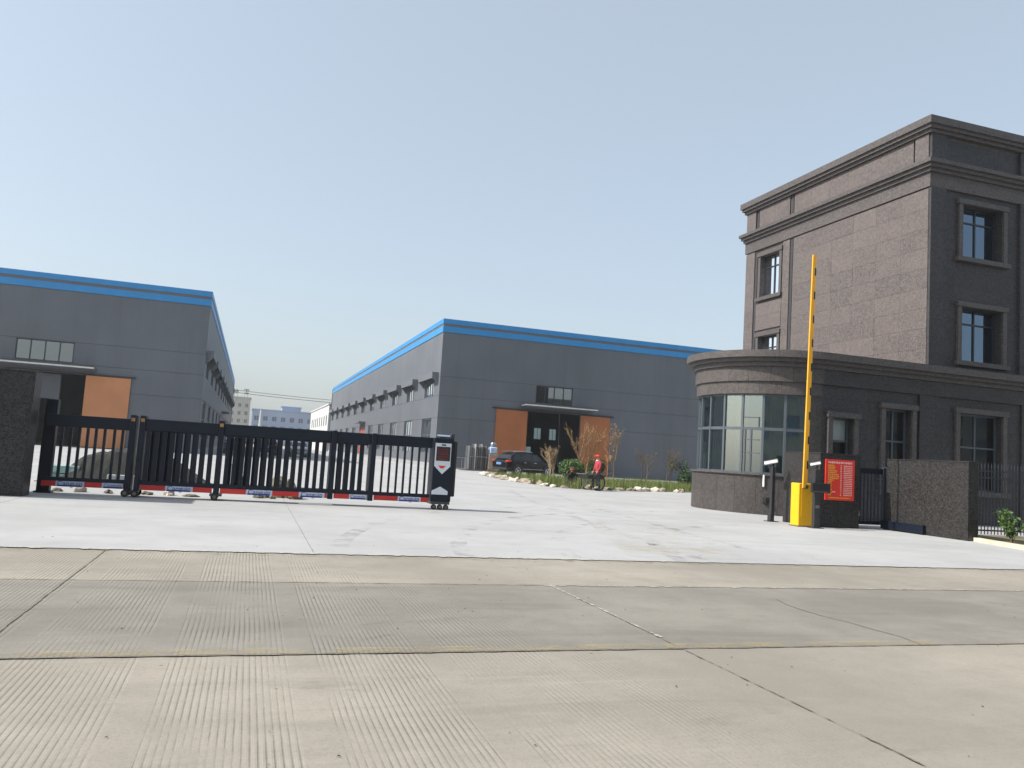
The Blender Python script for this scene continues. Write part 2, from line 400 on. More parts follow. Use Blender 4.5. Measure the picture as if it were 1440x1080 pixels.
# ================================================================== SETTING
struct(mo('ground', [(-1500, -400, -.06), (1500, -400, -.06), (1500, 3000, -.06), (-1500, 3000, -.06)], [(0, 1, 2, 3)], 'soil'))
yard = struct(mo('yard_pavement', [(-70, 65.83, 0), (70, 65.83, 0), (70, 240, 0), (-70, 240, 0)], [(0, 1, 2, 3)], 'yard'))
G().box(-70, 70, 17.83, 65.83, -.05, -.02).out('joint_bed', 'joint', yard)
xs = [.85+4.7*k for k in range(-6, 9)]; sl = {}
for j in range(8):
    for a, b in zip([-70]+xs, xs+[70]):
        key = round(b-a, 2)
        if key not in sl:
            o = G().box(-(b-a)/2+.005, (b-a)/2-.005, -2.995, 2.995, -.03, 0).out('slab', 'yard', yard, local=True); sl[key] = o.data
        else: o = bpy.data.objects.new('slab', sl[key]); link(o, yard)
        o.location = ((a+b)/2, 17.83+6*j+3, 0)
xs = [.85+4.7*k for k in range(-9, 10)]
G().box(-70, 70, 9.95, 17.83, -.05, -.02).out('joint_bed', 'joint', yard)
for a, b in zip([-70]+xs, xs+[70]):
    G().box(a+.005, b-.005, 9.965, 17.815, -.03, 0).out('slab', 'yard', yard)
road = struct(G().box(-120, 120, -20, 9.95, -.055, -.03).out('road', 'joint'))
rows = [(-20, .75, 'road_warm'), (.75, 5.26, 'road_warm'), (5.26, 7.93, 'road_grey'), (7.93, 9.95, 'road_warm')]
xs = [-1.4+4.5*k for k in range(-8, 10)]
for y0, y1, mm in rows:
    for a, b in zip([-120]+xs, xs+[120]):
        dz = random.uniform(-.003, .001)
        G().box(a+.004, b-.004, y0+.006, y1-.006, -.04, -.008+dz).out('slab', mm, road)
# worn paint on the road: yellow line and faint white edge line
def strip(name, pts, m, parent, z):
    V = [(x, y, z) for x, y in pts]; return mo(name, V, [tuple(range(len(V)))], m, parent)
strip('yellow_line', [(-60, 5.28), (5.5, 5.28), (5.5, 5.40), (-60, 5.40)], 'yellow_paint', road, -.0035)
strip('edge_line', [(-60, 8.26), (.3, 8.26), (.3, 8.36), (-60, 8.36)], 'white_paint', road, -.0035)
strip('sand_patch', [(5.2, 10.3), (7.2, 10.3), (9.0, 16), (7.0, 16)], 'sand', yard, .004)
# thin cracks in the middle lane
def crack(pts, wd=.012):
    V = []; 
    for i, (x, y) in enumerate(pts):
        V += [(x-wd/2, y, -.0038), (x+wd/2, y, -.0038)]
    mo('crack', V, [(2*i, 2*i+1, 2*i+3, 2*i+2) for i in range(len(pts)-1)], 'joint', road)
crack([(5.3+random.uniform(-.03, .03)+.05*math.sin(k), 5.27+.28*k) for k in range(8)])
crack([(.9+.18*k+random.uniform(-.02, .02), 6.1+.04*k+random.uniform(-.03, .03)) for k in range(9)], .008)

def ragged(name, p, q, w0, w1, m, parent, z, seed, n=90, skip=.0):
    rg = random.Random(seed); p = Vector((*p, z)); q = Vector((*q, z)); d = (q-p).normalized(); nn = Vector((-d.y, d.x, 0)); V = []; F = []
    for i in range(n+1):
        c = p.lerp(q, i/n)+nn*rg.gauss(0, w0*.35); w_ = rg.uniform(w0, w1)*(0.12 if rg.random() < skip else 1)
        V += [c-nn*w_/2, c+nn*w_/2]
    for i in range(n): F.append((2*i, 2*i+2, 2*i+3, 2*i+1))
    return mo(name, V, F, m, parent)
M['crumb'] = mat('crumbled_joint_edge', (.42, .40, .35), .95, var=.3, scale=20, fine=.4)
M['dirtline'] = paint('dirt_line', (.20, .17, .12), .44, 6.0)
ragged('joint_seal', (-12, 7.93), (16, 7.93), .006, .022, 'joint', road, -.0032, 1, 400, .3)
ragged('joint_crumbs', (3.0, 7.90), (16, 7.96), .008, .05, 'crumb', road, -.0026, 2, 240, .55)
ragged('joint_seal', (-12, 5.26), (16, 5.26), .010, .028, 'joint', road, -.0032, 3, 400, .1)
ragged('joint_seal', (3.1, .8), (3.1, 7.93), .004, .011, 'joint', road, -.0029, 4, 140, .2)
ragged('joint_crumbs', (3.12, 5.6), (3.09, 7.9), .006, .035, 'crumb', road, -.0024, 5, 60, .5)
ragged('joint_seal', (-1.4, .8), (-1.4, 9.9), .006, .016, 'joint', road, -.0029, 6, 140, .2)
ragged('dirt_line', (-14, 9.84), (22, 9.88), .05, .42, 'dirtline', road, -.0022, 7, 500, .2)
ragged('joint_crumbs', (-14, 9.95), (22, 9.95), .02, .12, 'crumb', yard, .003, 8, 500, .5)
M['tyre'] = paint('tyre_mark', (.17, .17, .165), .47, 1.6)
def ribbon(pts, wd):
    V = []; n = len(pts)
    for i, p in enumerate(pts):
        a, b = Vector((*pts[max(0, i-1)], 0)), Vector((*pts[min(n-1, i+1)], 0)); d = (b-a).normalized(); nn = Vector((-d.y, d.x, 0)); c = Vector((*p, .0025+.0004*len(ribs)))
        V += [c-nn*wd/2, c+nn*wd/2]
    ribs.append(mo('tyre_mark', V, [(2*i, 2*i+2, 2*i+3, 2*i+1) for i in range(n-1)], 'tyre', yard))
ribs = []
for r0, off in ((9.5, 0), (11.1, 0), (13.2, .6), (14.8, .6)):
    ribbon([(15.2+off-r0*math.cos(R(8+a*3.2)), 8.2+r0*math.sin(R(8+a*3.2))) for a in range(0, 22)], .24)
for xa in (6.3, 7.9): ribbon([(xa+.12*k+.004*k*k, 10.2+1.1*k) for k in range(20)], .22)
# bits of grit and dead leaves blown over the road
rg = random.Random(77); V = []; F = []
for _ in range(230):
    x, y = rg.uniform(-4, 11), rg.uniform(2.8, 11)**1.0; r0 = rg.uniform(.004, .013); a = rg.uniform(0, 6.28); k = len(V)
    z = .001 if y > 9.95 else -.005
    V += [(x+r0*math.cos(a), y+r0*.6*math.sin(a), z), (x+r0*math.cos(a+2), y+r0*.6*math.sin(a+2), z+.001), (x+r0*math.cos(a+4), y+r0*.6*math.sin(a+4), z), (x, y, z+r0*.5)]
    F += [(k, k+1, k+3), (k+1, k+2, k+3), (k+2, k, k+3)]
M['grit'] = mat('grit', (.10, .08, .055), .9, var=.5, scale=3)
lit = stuff(mo('litter', V, F, 'grit'), 'grit and dead leaves scattered over the road'); lit['category'] = 'litter'

# ================================================================== WAREHOUSES
BANDS = [(0, 4.12), (4.14, 5.96), (5.98, 7.55), (7.57, 11.26)]
def warehouse(name, label, X0, X1, Y0, Y1, side, door, win, canopy, zt=12.4, inner=None, backwins=()):
    """side: -1 the wall x=X0 is seen, +1 the wall x=X1 is seen"""
    t = thing(name, label, 'warehouse', ((X0+X1)/2, (Y0+Y1)/2, 0), 'grey workshops with blue eaves')
    fh = [(door[1], door[2], -1, 5.25), win]
    n = 11; pit = 8.62
    upper = [(Y0+2.3+pit*k, Y0+5.9+pit*k, 6.0, 7.55) for k in range(n)]
    lower = [(Y0+2.3+pit*k, Y0+6.2+pit*k, 1.15, 4.12) for k in range(n) if k != 5]
    dk = (Y0+2.3+pit*5-1.0, Y0+2.3+pit*5+3.6, -1, 4.0)
    sh = upper+lower+[dk]
    Xs = X0 if side < 0 else X1; sg = 1 if side < 0 else -1
    for a, b in BANDS:
        V, F = holed(X0, X1, a, b, [(h[0], h[1], max(h[2], a-1), h[3]) for h in fh if h[3] > a and h[2] < b], Y0, Y0+.09, mpY); mo('wall_panel', V, F, 'wh_grey', t)
        V, F = holed(Y0+.092, Y1, a, b, [h for h in sh if h[3] > a and h[2] < b], Xs, Xs+sg*.09, mpX); mo('wall_panel', V, F, 'wh_grey', t)
    V, F = holed(X0+.1, X1-.1, 0, zt-.9, fh, Y0+.092, Y0+.22, mpY); mo('wall', V, F, 'wh_gap', t)
    V, F = holed(Y0+.23, Y1-.1, 0, zt-.9, sh, Xs+sg*.092, Xs+sg*.22, mpX); mo('wall', V, F, 'wh_gap', t)
    Xo = X1 if side < 0 else X0
    G().box(Xo-.1, Xo+.1, Y0+.23, Y1, 0, zt-.3).out('wall', 'wh_grey', t)
    V, F = holed(X0-.1, X1+.1, 0, zt-.3, list(backwins), Y1+.002, Y1+.2, mpY); mo('wall', V, F, 'wh_grey', t)
    for bw in backwins: window(t, mpY, *bw, Y1+.05, 'glass_wh', us=((bw[0]+bw[1])/2,))
    G().box(X0+.1, X1-.1, Y0+.25, Y1-.12, zt-.75, zt-.55).out('roof', 'wh_gap', t)
    e = .012
    tr = [('blue_trim', 11.28, 11.77, 'wh_blue', .05), ('parapet_band', 11.772, 12.0, 'wh_grey', .02), ('blue_trim', 12.002, zt, 'wh_blue', .06)]
    for nm, z0, z1, mm, p in tr:
        G().box(X0-p, X1+p, Y0-p, Y0+.2, z0, z1).out(nm, mm, t)
        xa, xb = (Xs-p, Xs+.2) if side < 0 else (Xs-.2, Xs+p)
        G().box(xa, xb, Y0+.202, Y1+p, z0, z1).out(nm, mm, t)
    # windows of the long side with hoods
    for (a, b, c, e_) in upper:
        window(t, mpX, a, b, c, e_, Xs+sg*.08, 'glass_wh', us=[a+(b-a)*k/4 for k in (1, 2, 3)], fw=.07, sg=sg)
        p = -sg*.56; y0, y1 = a-1.7, b+.5
        g = G(); xo = Xs+p
        x_lo, x_hi = min(xo, Xs-sg*.003), max(xo, Xs-sg*.003)
        g.box(x_lo, x_hi, y0, y1, 7.86, 7.92)
        g.box(min(xo, xo+sg*.04), max(xo, xo+sg*.04), y0, y1, 7.40, 7.858)
        for yy in (y0, y1-.04):
            g.prism([(Xs-sg*.003, 7.858), (xo+sg*.042, 7.858), (xo+sg*.042, 7.40), (Xs-sg*.003, 6.85)], 1, 0, .04)
            g.V[-8:] = [(q[0], q[1]+yy, q[2]) for q in g.V[-8:]]
        g.out('window_hood', 'awning', t)
    for (a, b, c, e_) in lower:
        window(t, mpX, a, b, c, e_, Xs+sg*.08, 'glass_wh', us=[a+(b-a)/3, a+(b-a)*2/3], vs=[c+1.55], fw=.09, sg=sg)
    dr = G().box(min(Xs+sg*.06, Xs+sg*.14), max(Xs+sg*.06, Xs+sg*.14), dk[0], dk[1], .02, 4.0).out('side_door', 'door_red', t)
    G().box(min(Xs-sg*.9, Xs-sg*.003), max(Xs-sg*.9, Xs-sg*.003), dk[0]-.6, dk[1]+.6, 4.55, 4.72).out('side_canopy', 'awning', t)
    # front: sliding doors, canopy, window
    for (a, b) in ((door[0], door[1]), (door[2], door[3])):
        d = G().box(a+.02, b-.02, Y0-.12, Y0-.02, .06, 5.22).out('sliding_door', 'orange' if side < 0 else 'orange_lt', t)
        g = G()
        for k in range(1, 4):
            zz = 5.22*k/4; g.box(a+.05, b-.05, Y0-.128, Y0-.1205, zz-.012, zz+.012)
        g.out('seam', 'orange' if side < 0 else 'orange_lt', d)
    G().box(door[0]-.3, door[3]+.3, Y0-.16, Y0-.003, 5.26, 5.36).out('door_track', 'wh_gap', t)
    cn = G().box(canopy[0], canopy[1], Y0-1.3, Y0-.003, 5.62, 5.74).out('canopy', 'awning', t)
    G().box(canopy[0]-.03, canopy[1]+.03, Y0-1.36, Y0-1.302, 5.66, 5.76).out('canopy_edge', 'pale_edge', cn)
    window(t, mpY, *win, Y0+.05, 'glass_wh', us=[win[0]+(win[1]-win[0])*k/4 for k in (1, 2, 3)], fw=.08, fm='frame_dk')
    G().box(door[1]-.12, door[1]-.002, Y0-.118, Y0+.3, 0, 5.25).out('jamb', 'wh_gap', t)
    if inner: 
        V, F = holed(inner[0], inner[1], 0, 5.2, [inner[2]], Y0+1.0, Y0+1.1, mpY); mo('inner_door', V, F, 'wh_grey', t)
    # plinth
    G().box(Xs-.04 if side < 0 else Xs-.002, Xs+.002 if side < 0 else Xs+.04, Y0+.1, Y1, 0, .35).out('plinth', 'canopy', t)
    return t
warehouse('warehouse', 'grey workshop with sunlit left side and black car before its orange doors', 14.54, 62, 65, 159, -1,
          (19.54, 22.37, 27.26, 30.09), (23.04, 26.45, 6.0, 7.53), (21.7, 28.3),
          backwins=[(36+3.4*k, 37.6+3.4*k, 5.2, 7.6) for k in range(8)]+[(44.5, 47.5, 2, 3.6), (53, 56, 2, 3.6)])
warehouse('warehouse', 'grey workshop with shaded right side at the left edge behind the gate', -52, -3.72, 65, 159, 1,
          (-19.5, -16.55, -11.7, -8.68), (-16.4, -12.66, 6.02, 7.53), (-17.6, -11.05),
          inner=(-17.4, -13.5, (-14.7, -14.0, -.1, 3.4)), backwins=[(-24+5*k, -22+5*k, 5.2, 7.6) for k in range(2)])

# white workshop further back in the right-hand row
t = thing('white_warehouse', 'far white workshop with narrow dark windows behind the grey one', 'warehouse', (34, 192, 0))
ws = [(167+5.6*k, 169.2+5.6*k, 5.2, 7.3) for k in range(8)]
V, F = holed(164, 214, 0, 9.3, ws, 14.5, 14.7, mpX); mo('wall', V, F, 'wh_white', t)
G().box(14.72, 54, 164, 214, 0, 9.0).out('wall', 'wh_white', t)
G().box(14.3, 54, 163.8, 214.2, 9.32, 9.55).out('roof', 'wh_white', t)
for h in ws: window(t, mpX, *h, 14.6, 'farwin', fw=.12, fm='frame', depth=.05)

# far town buildings
def block(name, label, x0, x1, y0, y1, h, m, cols, rows_, zf, extra=None, wfrac=.5, hf=.55):
    t = thing(name, label, 'building', ((x0+x1)/2, (y0+y1)/2, 0))
    hs = []
    cw = (x1-x0)/cols; rh = (h-1.2-zf)/rows_
    for i in range(cols):
        for j in range(rows_):
            a = x0+cw*(i+.5-wfrac/2); c = zf+rh*(j+.2)
            hs.append((a, a+cw*wfrac, c, c+rh*hf))
    V, F = holed(x0, x1, 0, h, hs, y0, y0+.3, mpY); mo('wall', V, F, m, t)
    G().box(x0+.01, x1-.01, y0+.9, y1, 0, h-.4).out('wall', m, t)
    G().box(x0-.2, x1+.2, y0-.25, y1, h+.01, h+.35).out('roof', m, t)
    for hh in hs: window(t, mpY, *hh, y0+.12, 'farwin', us=((hh[0]+hh[1])/2,), fw=.14, fm=m, depth=.08)
    return t
block('apartment_block', 'far beige block with rooftop characters beside the left workshop', -22, -.9, 300, 316, 16.0, 'apt', 9, 5, 1)
far = block('town_building', 'far blue-grey building with raised centre between the workshops', .0, 21.5, 300, 316, 12.2, 'bluebld', 7, 3, 1, wfrac=.55)
G().box(10.2, 16.8, 303, 312, 12.56, 14.0).out('penthouse', 'bluebld', far)
G().box(9.8, 17.2, 302.6, 312.4, 14.01, 14.25).out('penthouse_roof', 'bluebld', far)
G().box(1, 20, 299.2, 299.7, 4.4, 5.0).out('balcony_band', 'bluebld', far)
# rooftop characters (too blurred to read: strokes only)
rs = random.Random(3)
for k, xc in enumerate((-6.0, -2.6)):
    g = G()
    for _ in range(4):
        z = 17.2+rs.uniform(0, 1.8); g.box(xc-.85, xc+.85, 299.9+.01*_, 300.02+.01*_, z, z+.16)
    for _ in range(3):
        x = xc+rs.uniform(-.8, .7); g.box(x, x+.16, 300.1+.01*_, 300.2+.01*_, 17.1, 19.1)
    g.box(xc-.6, xc-.52, 300.22, 300.3, 16.36, 17.4); g.box(xc+.5, xc+.58, 300.22, 300.3, 16.36, 17.4)
    tag(g.out('roof_character', 'wire'), ('left' if k == 0 else 'right')+' dark rooftop character standing on the far beige block', 'sign', 'rooftop characters')
# overhead wires with their poles behind the workshops
for k, (za, zb) in enumerate(((15.6, 14.5), (14.9, 13.7))):
    pts = [(-12+46*i/24, 250, za+(zb-za)*i/24-1.2*(1-(2*i/24-1)**2)*.35+.5) for i in range(25)]
    tag(G().tube(pts, .075, 5).out('power_line', 'wire'), ('upper' if k == 0 else 'lower')+' overhead wire strung between the far roofs', 'wire', 'overhead wires')
for xp, s in ((-12, 'left'), (34, 'right')):
    t = thing('utility_pole', 'far utility pole at the %s end of the overhead wires' % s, 'pole', (xp, 250, 0), 'utility poles')
    G().tube([(xp, 250, 0), (xp, 250, 17)], [.2, .13], 8).out('pole', 'canopy', t)
    G().box(xp-.9, xp+.9, 250.14, 250.26, 15.2, 15.35).out('cross_arm', 'canopy', t)
t = thing('white_mast', 'thin white tapered mast between the workshops', 'mast', (1.9, 200, 0))
G().tube([(1.9, 200, 0), (1.9, 200, 8.6)], [.42, .14], 8).out('shaft', 'wh_white', t)
G().box(1.2, 2.6, 199.4, 200.6, 0, .3).out('base', 'canopy', t)

# the far side of the road behind the viewer, which the gatehouse glass mirrors
struct(mo('pavement', [(-120, -26, -.045), (120, -26, -.045), (120, -20.01, -.045), (-120, -20.01, -.045)], [(0, 1, 2, 3)], 'yard'))
M['opp'] = mat('opposite_render', (.16, .17, .16), .8, var=.1, scale=.2)
for nm_, lab_, x0, x1, h_ in (('street_building', 'dark rendered building across the road left of the viewer', -46, -9, 10.5), ('street_building', 'tall dark rendered building across the road right of the viewer', 3, 130, 13.5)):
    t = thing(nm_, lab_, 'building', ((x0+x1)/2, -32, 0), 'buildings across the road')
    hs = [(x0+2+4.4*i, x0+4.4+4.4*i, 1.2+3.3*j, 3.0+3.3*j) for i in range(int((x1-x0-3)/4.4)) for j in range(3)]
    V, F = holed(x0, x1, -.04, h_, hs, -26, -26.3, mpY); mo('wall', V, F, 'opp', t)
    G().box(x0, x1, -38, -26.8, -.04, h_-.2).out('wall', 'opp', t); G().box(x0-.3, x1+.3, -38.2, -25.7, h_+.005, h_+.3).out('roof', 'opp', t)
    for hh in hs: window(t, mpY, *hh, -26.12, 'farwin', us=((hh[0]+hh[1])/2,), fw=.08, sg=-1)

# ================================================================== OFFICE TOWER
T = 21.3; TX = 21.45; TB = 32.0
t = thing('office_building', 'three-storey brown granite office block behind the gatehouse', 'building', (29, 27, 0))
fw_ = [(22.84, 24.69, 9.14, 11.02), (22.84, 24.69, 5.52, 7.4), (26.6, 28.45, 9.14, 11.05), (26.6, 28.45, 5.52, 7.4), (30.4, 32.2, 9.14, 11.05), (30.4, 32.2, 5.52, 7.4)]
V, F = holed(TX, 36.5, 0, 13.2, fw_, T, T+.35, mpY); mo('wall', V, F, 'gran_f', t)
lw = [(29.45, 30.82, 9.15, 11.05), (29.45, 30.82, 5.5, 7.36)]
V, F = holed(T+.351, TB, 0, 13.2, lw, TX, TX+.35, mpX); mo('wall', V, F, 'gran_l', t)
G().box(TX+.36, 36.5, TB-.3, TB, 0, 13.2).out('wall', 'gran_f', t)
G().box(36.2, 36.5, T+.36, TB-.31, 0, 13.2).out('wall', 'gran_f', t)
G().box(TX+.36, 36.19, T+.36, TB-.31, 12.9, 13.1).out('roof', 'canopy', t)
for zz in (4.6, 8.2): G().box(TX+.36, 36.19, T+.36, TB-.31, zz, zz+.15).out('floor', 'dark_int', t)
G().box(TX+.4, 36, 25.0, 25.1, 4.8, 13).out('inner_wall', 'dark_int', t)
def band(z0, z1, p, m='gran_trim', nm='cornice', y1=None):
    g = G(); g.box(TX-p, 36.6, T-p, T-.002, z0, z1); g.out(nm, m, t)
    g = G(); g.box(TX-p, TX-.002, T, TB+p*.6, z0, z1); g.out(nm, m, t)
band(13.56, 13.82, .34); band(13.44, 13.558, .26); band(13.32, 13.438, .16)
G().box(TX-.001, 36.5, T-.001, TB+.1, 13.201, 13.81).out('parapet_core', 'gran_trim', t)
band(12.18, 12.32, .36); band(12.06, 12.178, .27); band(11.93, 12.058, .17)
band(11.42, 11.928, .09, 'gran_l', 'frieze')
# stone fields: slabs on the long left face, one by one
def slabs_x(y0, y1, z0, z1, ny, nz, x, th, m, holes=()):
    dy = (y1-y0)/ny; dz = (z1-z0)/nz; cache = {}
    for j in range(nz):
        for i in range(ny):
            a, b, c, e = y0+dy*i, y0+dy*(i+1), z0+dz*j, z0+dz*(j+1)
            if any(a < h[1] and b > h[0] and c < h[3] and e > h[2] for h in holes): continue
            key = 0
            if key not in cache:
                o = G().box(-th/2, th/2, -dy/2+.003, dy/2-.003, -dz/2+.003, dz/2-.003).out('slab', m, t, local=True); cache[key] = o.data
            else:
                o = bpy.data.objects.new('slab', cache[key]); link(o, t)
            o.location = Vector((x-th/2-random.uniform(.001, .006), (a+b)/2, (c+e)/2))-t.location
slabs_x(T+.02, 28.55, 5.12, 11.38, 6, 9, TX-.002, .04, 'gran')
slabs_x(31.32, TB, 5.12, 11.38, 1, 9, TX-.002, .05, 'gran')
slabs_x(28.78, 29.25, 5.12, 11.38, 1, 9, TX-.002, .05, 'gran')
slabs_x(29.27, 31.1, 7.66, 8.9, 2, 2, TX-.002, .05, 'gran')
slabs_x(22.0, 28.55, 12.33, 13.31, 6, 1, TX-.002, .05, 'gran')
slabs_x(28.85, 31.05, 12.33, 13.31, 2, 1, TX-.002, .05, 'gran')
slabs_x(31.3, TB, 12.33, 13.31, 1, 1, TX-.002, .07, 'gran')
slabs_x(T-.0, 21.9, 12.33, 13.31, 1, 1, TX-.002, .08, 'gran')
# grooves as flat dark strips, their shade put into the colour
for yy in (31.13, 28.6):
    G().box(TX-.03, TX-.004, yy, yy+.16, 5.12, 11.41).out('groove_shade', 'wh_gap', t)
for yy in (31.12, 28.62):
    G().box(TX-.03, TX-.004, yy, yy+.13, 12.35, 13.29).out('groove_shade', 'wh_gap', t)
# front pilasters, panel trims
for xa in (TX, 25.45, 29.2, 33):
    G().box(xa-.0 if xa > TX else xa-.05, xa+.75 if xa > TX else xa+.62, T-.1, T-.003, 5.1, 11.41).out('pilaster', 'gran_f', t)
    G().box(xa-.0 if xa > TX else xa-.05, xa+.75 if xa > TX else xa+.62, T-.11, T-.003, 12.33, 13.31).out('parapet_pier', 'gran_f', t)
def surround(mp, u0, u1, v0, v1, d, sg, m='gran_trim', wd=.17):
    g = G()
    def bx(a, b, c, e, p):
        V = [mp(u, v, dd) for dd in (d-sg*.003, d-sg*p) for (u, v) in ((a, c), (b, c), (b, e), (a, e))]
        g.add(V, [(0, 1, 2, 3), (7, 6, 5, 4), (0, 4, 5, 1), (1, 5, 6, 2), (2, 6, 7, 3), (3, 7, 4, 0)])
    bx(u0-wd, u0-.002, v0, v1, .09); bx(u1+.002, u1+wd, v0, v1, .09); bx(u0-wd-.05, u1+wd+.05, v1+.002, v1+wd, .13)
    return g, bx
def stone_window(parent, mp, h, d, sg, gm, us=None, vs=None, rec=.28, fm='frame_dk', sash=None):
    g, bx = surround(mp, *h, d, sg)
    bx(h[0]-.25, h[1]+.25, h[2]-.16, h[2]-.002, .17)
    w_ = window(parent, mp, *h, d+sg*rec, gm, us=us or ((h[0]+h[1])/2,), vs=vs or (h[3]-.52,), fw=.055, fm=fm, sg=sg)
    g.out('surround', 'gran_trim', w_)
    return w_
for i, h in enumerate(fw_): stone_window(t, mpY, h, T, 1, 'glass_tw')
for h in lw: stone_window(t, mpX, h, TX, 1, 'glass_dk', rec=.18)
# an open dark sash in the lower front window
o = G().box(23.85, 23.9, T+.36, T+.95, 5.6, 6.85).out('open_sash', 'frame', t)

# ================================================================== GATEHOUSE
CX, CY = 16.76, 23.21
WY = 20.72
gh = thing('gatehouse', 'low granite gatehouse with curved glazed bay and stepped cornice', 'building', (19, 23, 0))
def arc_band(name, r0, r1, a0, a1, z0, z1, m, parent, n=None):
    n = n or max(2, int(abs(a1-a0)/4)); V = []; F = []
    for i in range(n+1):
        a = R(a0+(a1-a0)*i/n); c, s = math.cos(a), math.sin(a)
        V += [(CX+r0*c, CY+r0*s, z0), (CX+r1*c, CY+r1*s, z0), (CX+r1*c, CY+r1*s, z1), (CX+r0*c, CY+r0*s, z1)]
    for i in range(n):
        k = 4*i
        for j in range(4): F.append((k+j, k+4+j, k+4+(j+1) % 4, k+(j+1) % 4))
    F += [(3, 2, 1, 0), tuple(4*n+j for j in range(4))]
    return mo(name, V, F, m, parent)
A0, A1 = 90.0, 270.0
# curved stone: base wall, lintel, frieze in separate panels
step = 15
for k in range(12):
    a = A0+step*k
    for z0, z1 in ((0, .62), (.624, 1.2)):
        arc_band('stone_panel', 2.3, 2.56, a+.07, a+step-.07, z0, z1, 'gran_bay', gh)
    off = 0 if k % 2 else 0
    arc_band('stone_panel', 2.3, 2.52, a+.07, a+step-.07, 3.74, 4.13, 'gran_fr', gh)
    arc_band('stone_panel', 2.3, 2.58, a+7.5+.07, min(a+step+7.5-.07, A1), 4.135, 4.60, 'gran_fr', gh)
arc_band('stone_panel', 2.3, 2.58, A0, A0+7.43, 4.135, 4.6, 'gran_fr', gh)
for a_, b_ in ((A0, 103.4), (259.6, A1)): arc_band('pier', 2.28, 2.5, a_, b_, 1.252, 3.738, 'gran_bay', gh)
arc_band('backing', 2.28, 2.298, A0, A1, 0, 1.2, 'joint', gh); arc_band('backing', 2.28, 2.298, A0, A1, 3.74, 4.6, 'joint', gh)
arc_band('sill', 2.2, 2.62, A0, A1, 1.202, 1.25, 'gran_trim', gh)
for z0, z1, rr in ((4.602, 4.74, 2.66), (4.742, 4.86, 2.78), (4.862, 5.08, 2.9)):
    arc_band('cornice', 2.2, rr, A0, A1, z0, z1, 'gran_trim', gh, 48)
# glazing
angs = [104+15.5*k for k in range(11)]   # 104 .. 259
ms = []
for k, a in enumerate(angs):
    g = G(); c, s = math.cos(R(a)), math.sin(R(a)); tx, ty = -s, c
    p = Vector((CX+2.38*c, CY+2.38*s, 0)); nrm = Vector((c, s, 0)); tg = Vector((tx, ty, 0))
    V = [p+nrm*q+tg*w2+Vector((0, 0, z)) for z in (1.252, 3.738) for q, w2 in ((.05, -.035), (.05, .035), (-.05, .035), (-.05, -.035))]
    g.add(V, [(0, 1, 2, 3), (7, 6, 5, 4), (0, 4, 5, 1), (1, 5, 6, 2), (2, 6, 7, 3), (3, 7, 4, 0)])
    ms.append(g.out('mullion', 'frame', gh))
for k in range(len(angs)-1):
    a, b = R(angs[k]), R(angs[k+1])
    p, q = Vector((CX+2.38*math.cos(a), CY+2.38*math.sin(a), 0)), Vector((CX+2.38*math.cos(b), CY+2.38*math.sin(b), 0))
    d = (q-p).normalized(); n_ = Vector((d.y, -d.x, 0))
    if n_.dot(p-Vector((CX, CY, 0))) < 0: n_ = -n_
    L = (q-p).length
    def bar(z0, z1, u0=.036, u1=None, off=0, th=.045):
        u1 = L-.036 if u1 is None else u1
        V = [p+d*u+n_*(off+w2)+Vector((0, 0, z)) for z in (z0, z1) for u, w2 in ((u0, -th), (u1, -th), (u1, th), (u0, th))]
        return G().add(V, [(3, 2, 1, 0), (4, 5, 6, 7), (0, 1, 5, 4), (1, 2, 6, 5), (2, 3, 7, 6), (3, 0, 4, 7)])
    fr = bar(2.60, 2.69)
    for z in (1.252, 3.69): bar(z, z+.046).out('frame_rail', 'frame', gh)
    sash = []
    if 210 < angs[k] < 226:          # the bay with the serving sash
        for (z0, z1, u0, u1) in ((1.3, 2.6, .08, .12), (1.3, 2.6, .26, .31), (1.86, 1.9, .08, .55), (2.28, 2.31, .08, .55), (2.69, 3.0, .5, .53), (2.98, 3.01, .06, .53)):
            sash.append(bar(z0, z1, u0, u1, .02, .03))
    fo = fr.out('window', 'frame', gh)
    for q_ in sash: q_.out('sash_bar', 'frame', fo)
    for z0, z1 in ((1.3, 2.6), (2.69, 3.69)):
        V = [p+d*.036+Vector((0, 0, z0)), p+d*(L-.036)+Vector((0, 0, z0)), p+d*(L-.036)+Vector((0, 0, z1)), p+d*.036+Vector((0, 0, z1))]
        mo('pane', V, [(0, 1, 2, 3)], 'glass_bay', fo)
# curtains inside the bay (pleated)
def curtain(a0, a1, z0, z1, r=2.1, m='curtain'):
    n = int((a1-a0)*3); V = []
    for i in range(n+1):
        a = R(a0+(a1-a0)*i/n); rr = r+.035*math.sin(i*1.9)
        V += [(CX+rr*math.cos(a), CY+rr*math.sin(a), z0), (CX+rr*math.cos(a), CY+rr*math.sin(a), z1)]
    mo('curtain', V, [(2*i, 2*i+2, 2*i+3, 2*i+1) for i in range(n)], m, gh)
for a, b in ((150, 168), (176, 190), (203, 214), (228, 262)): curtain(a, b, 1.1, 3.7)
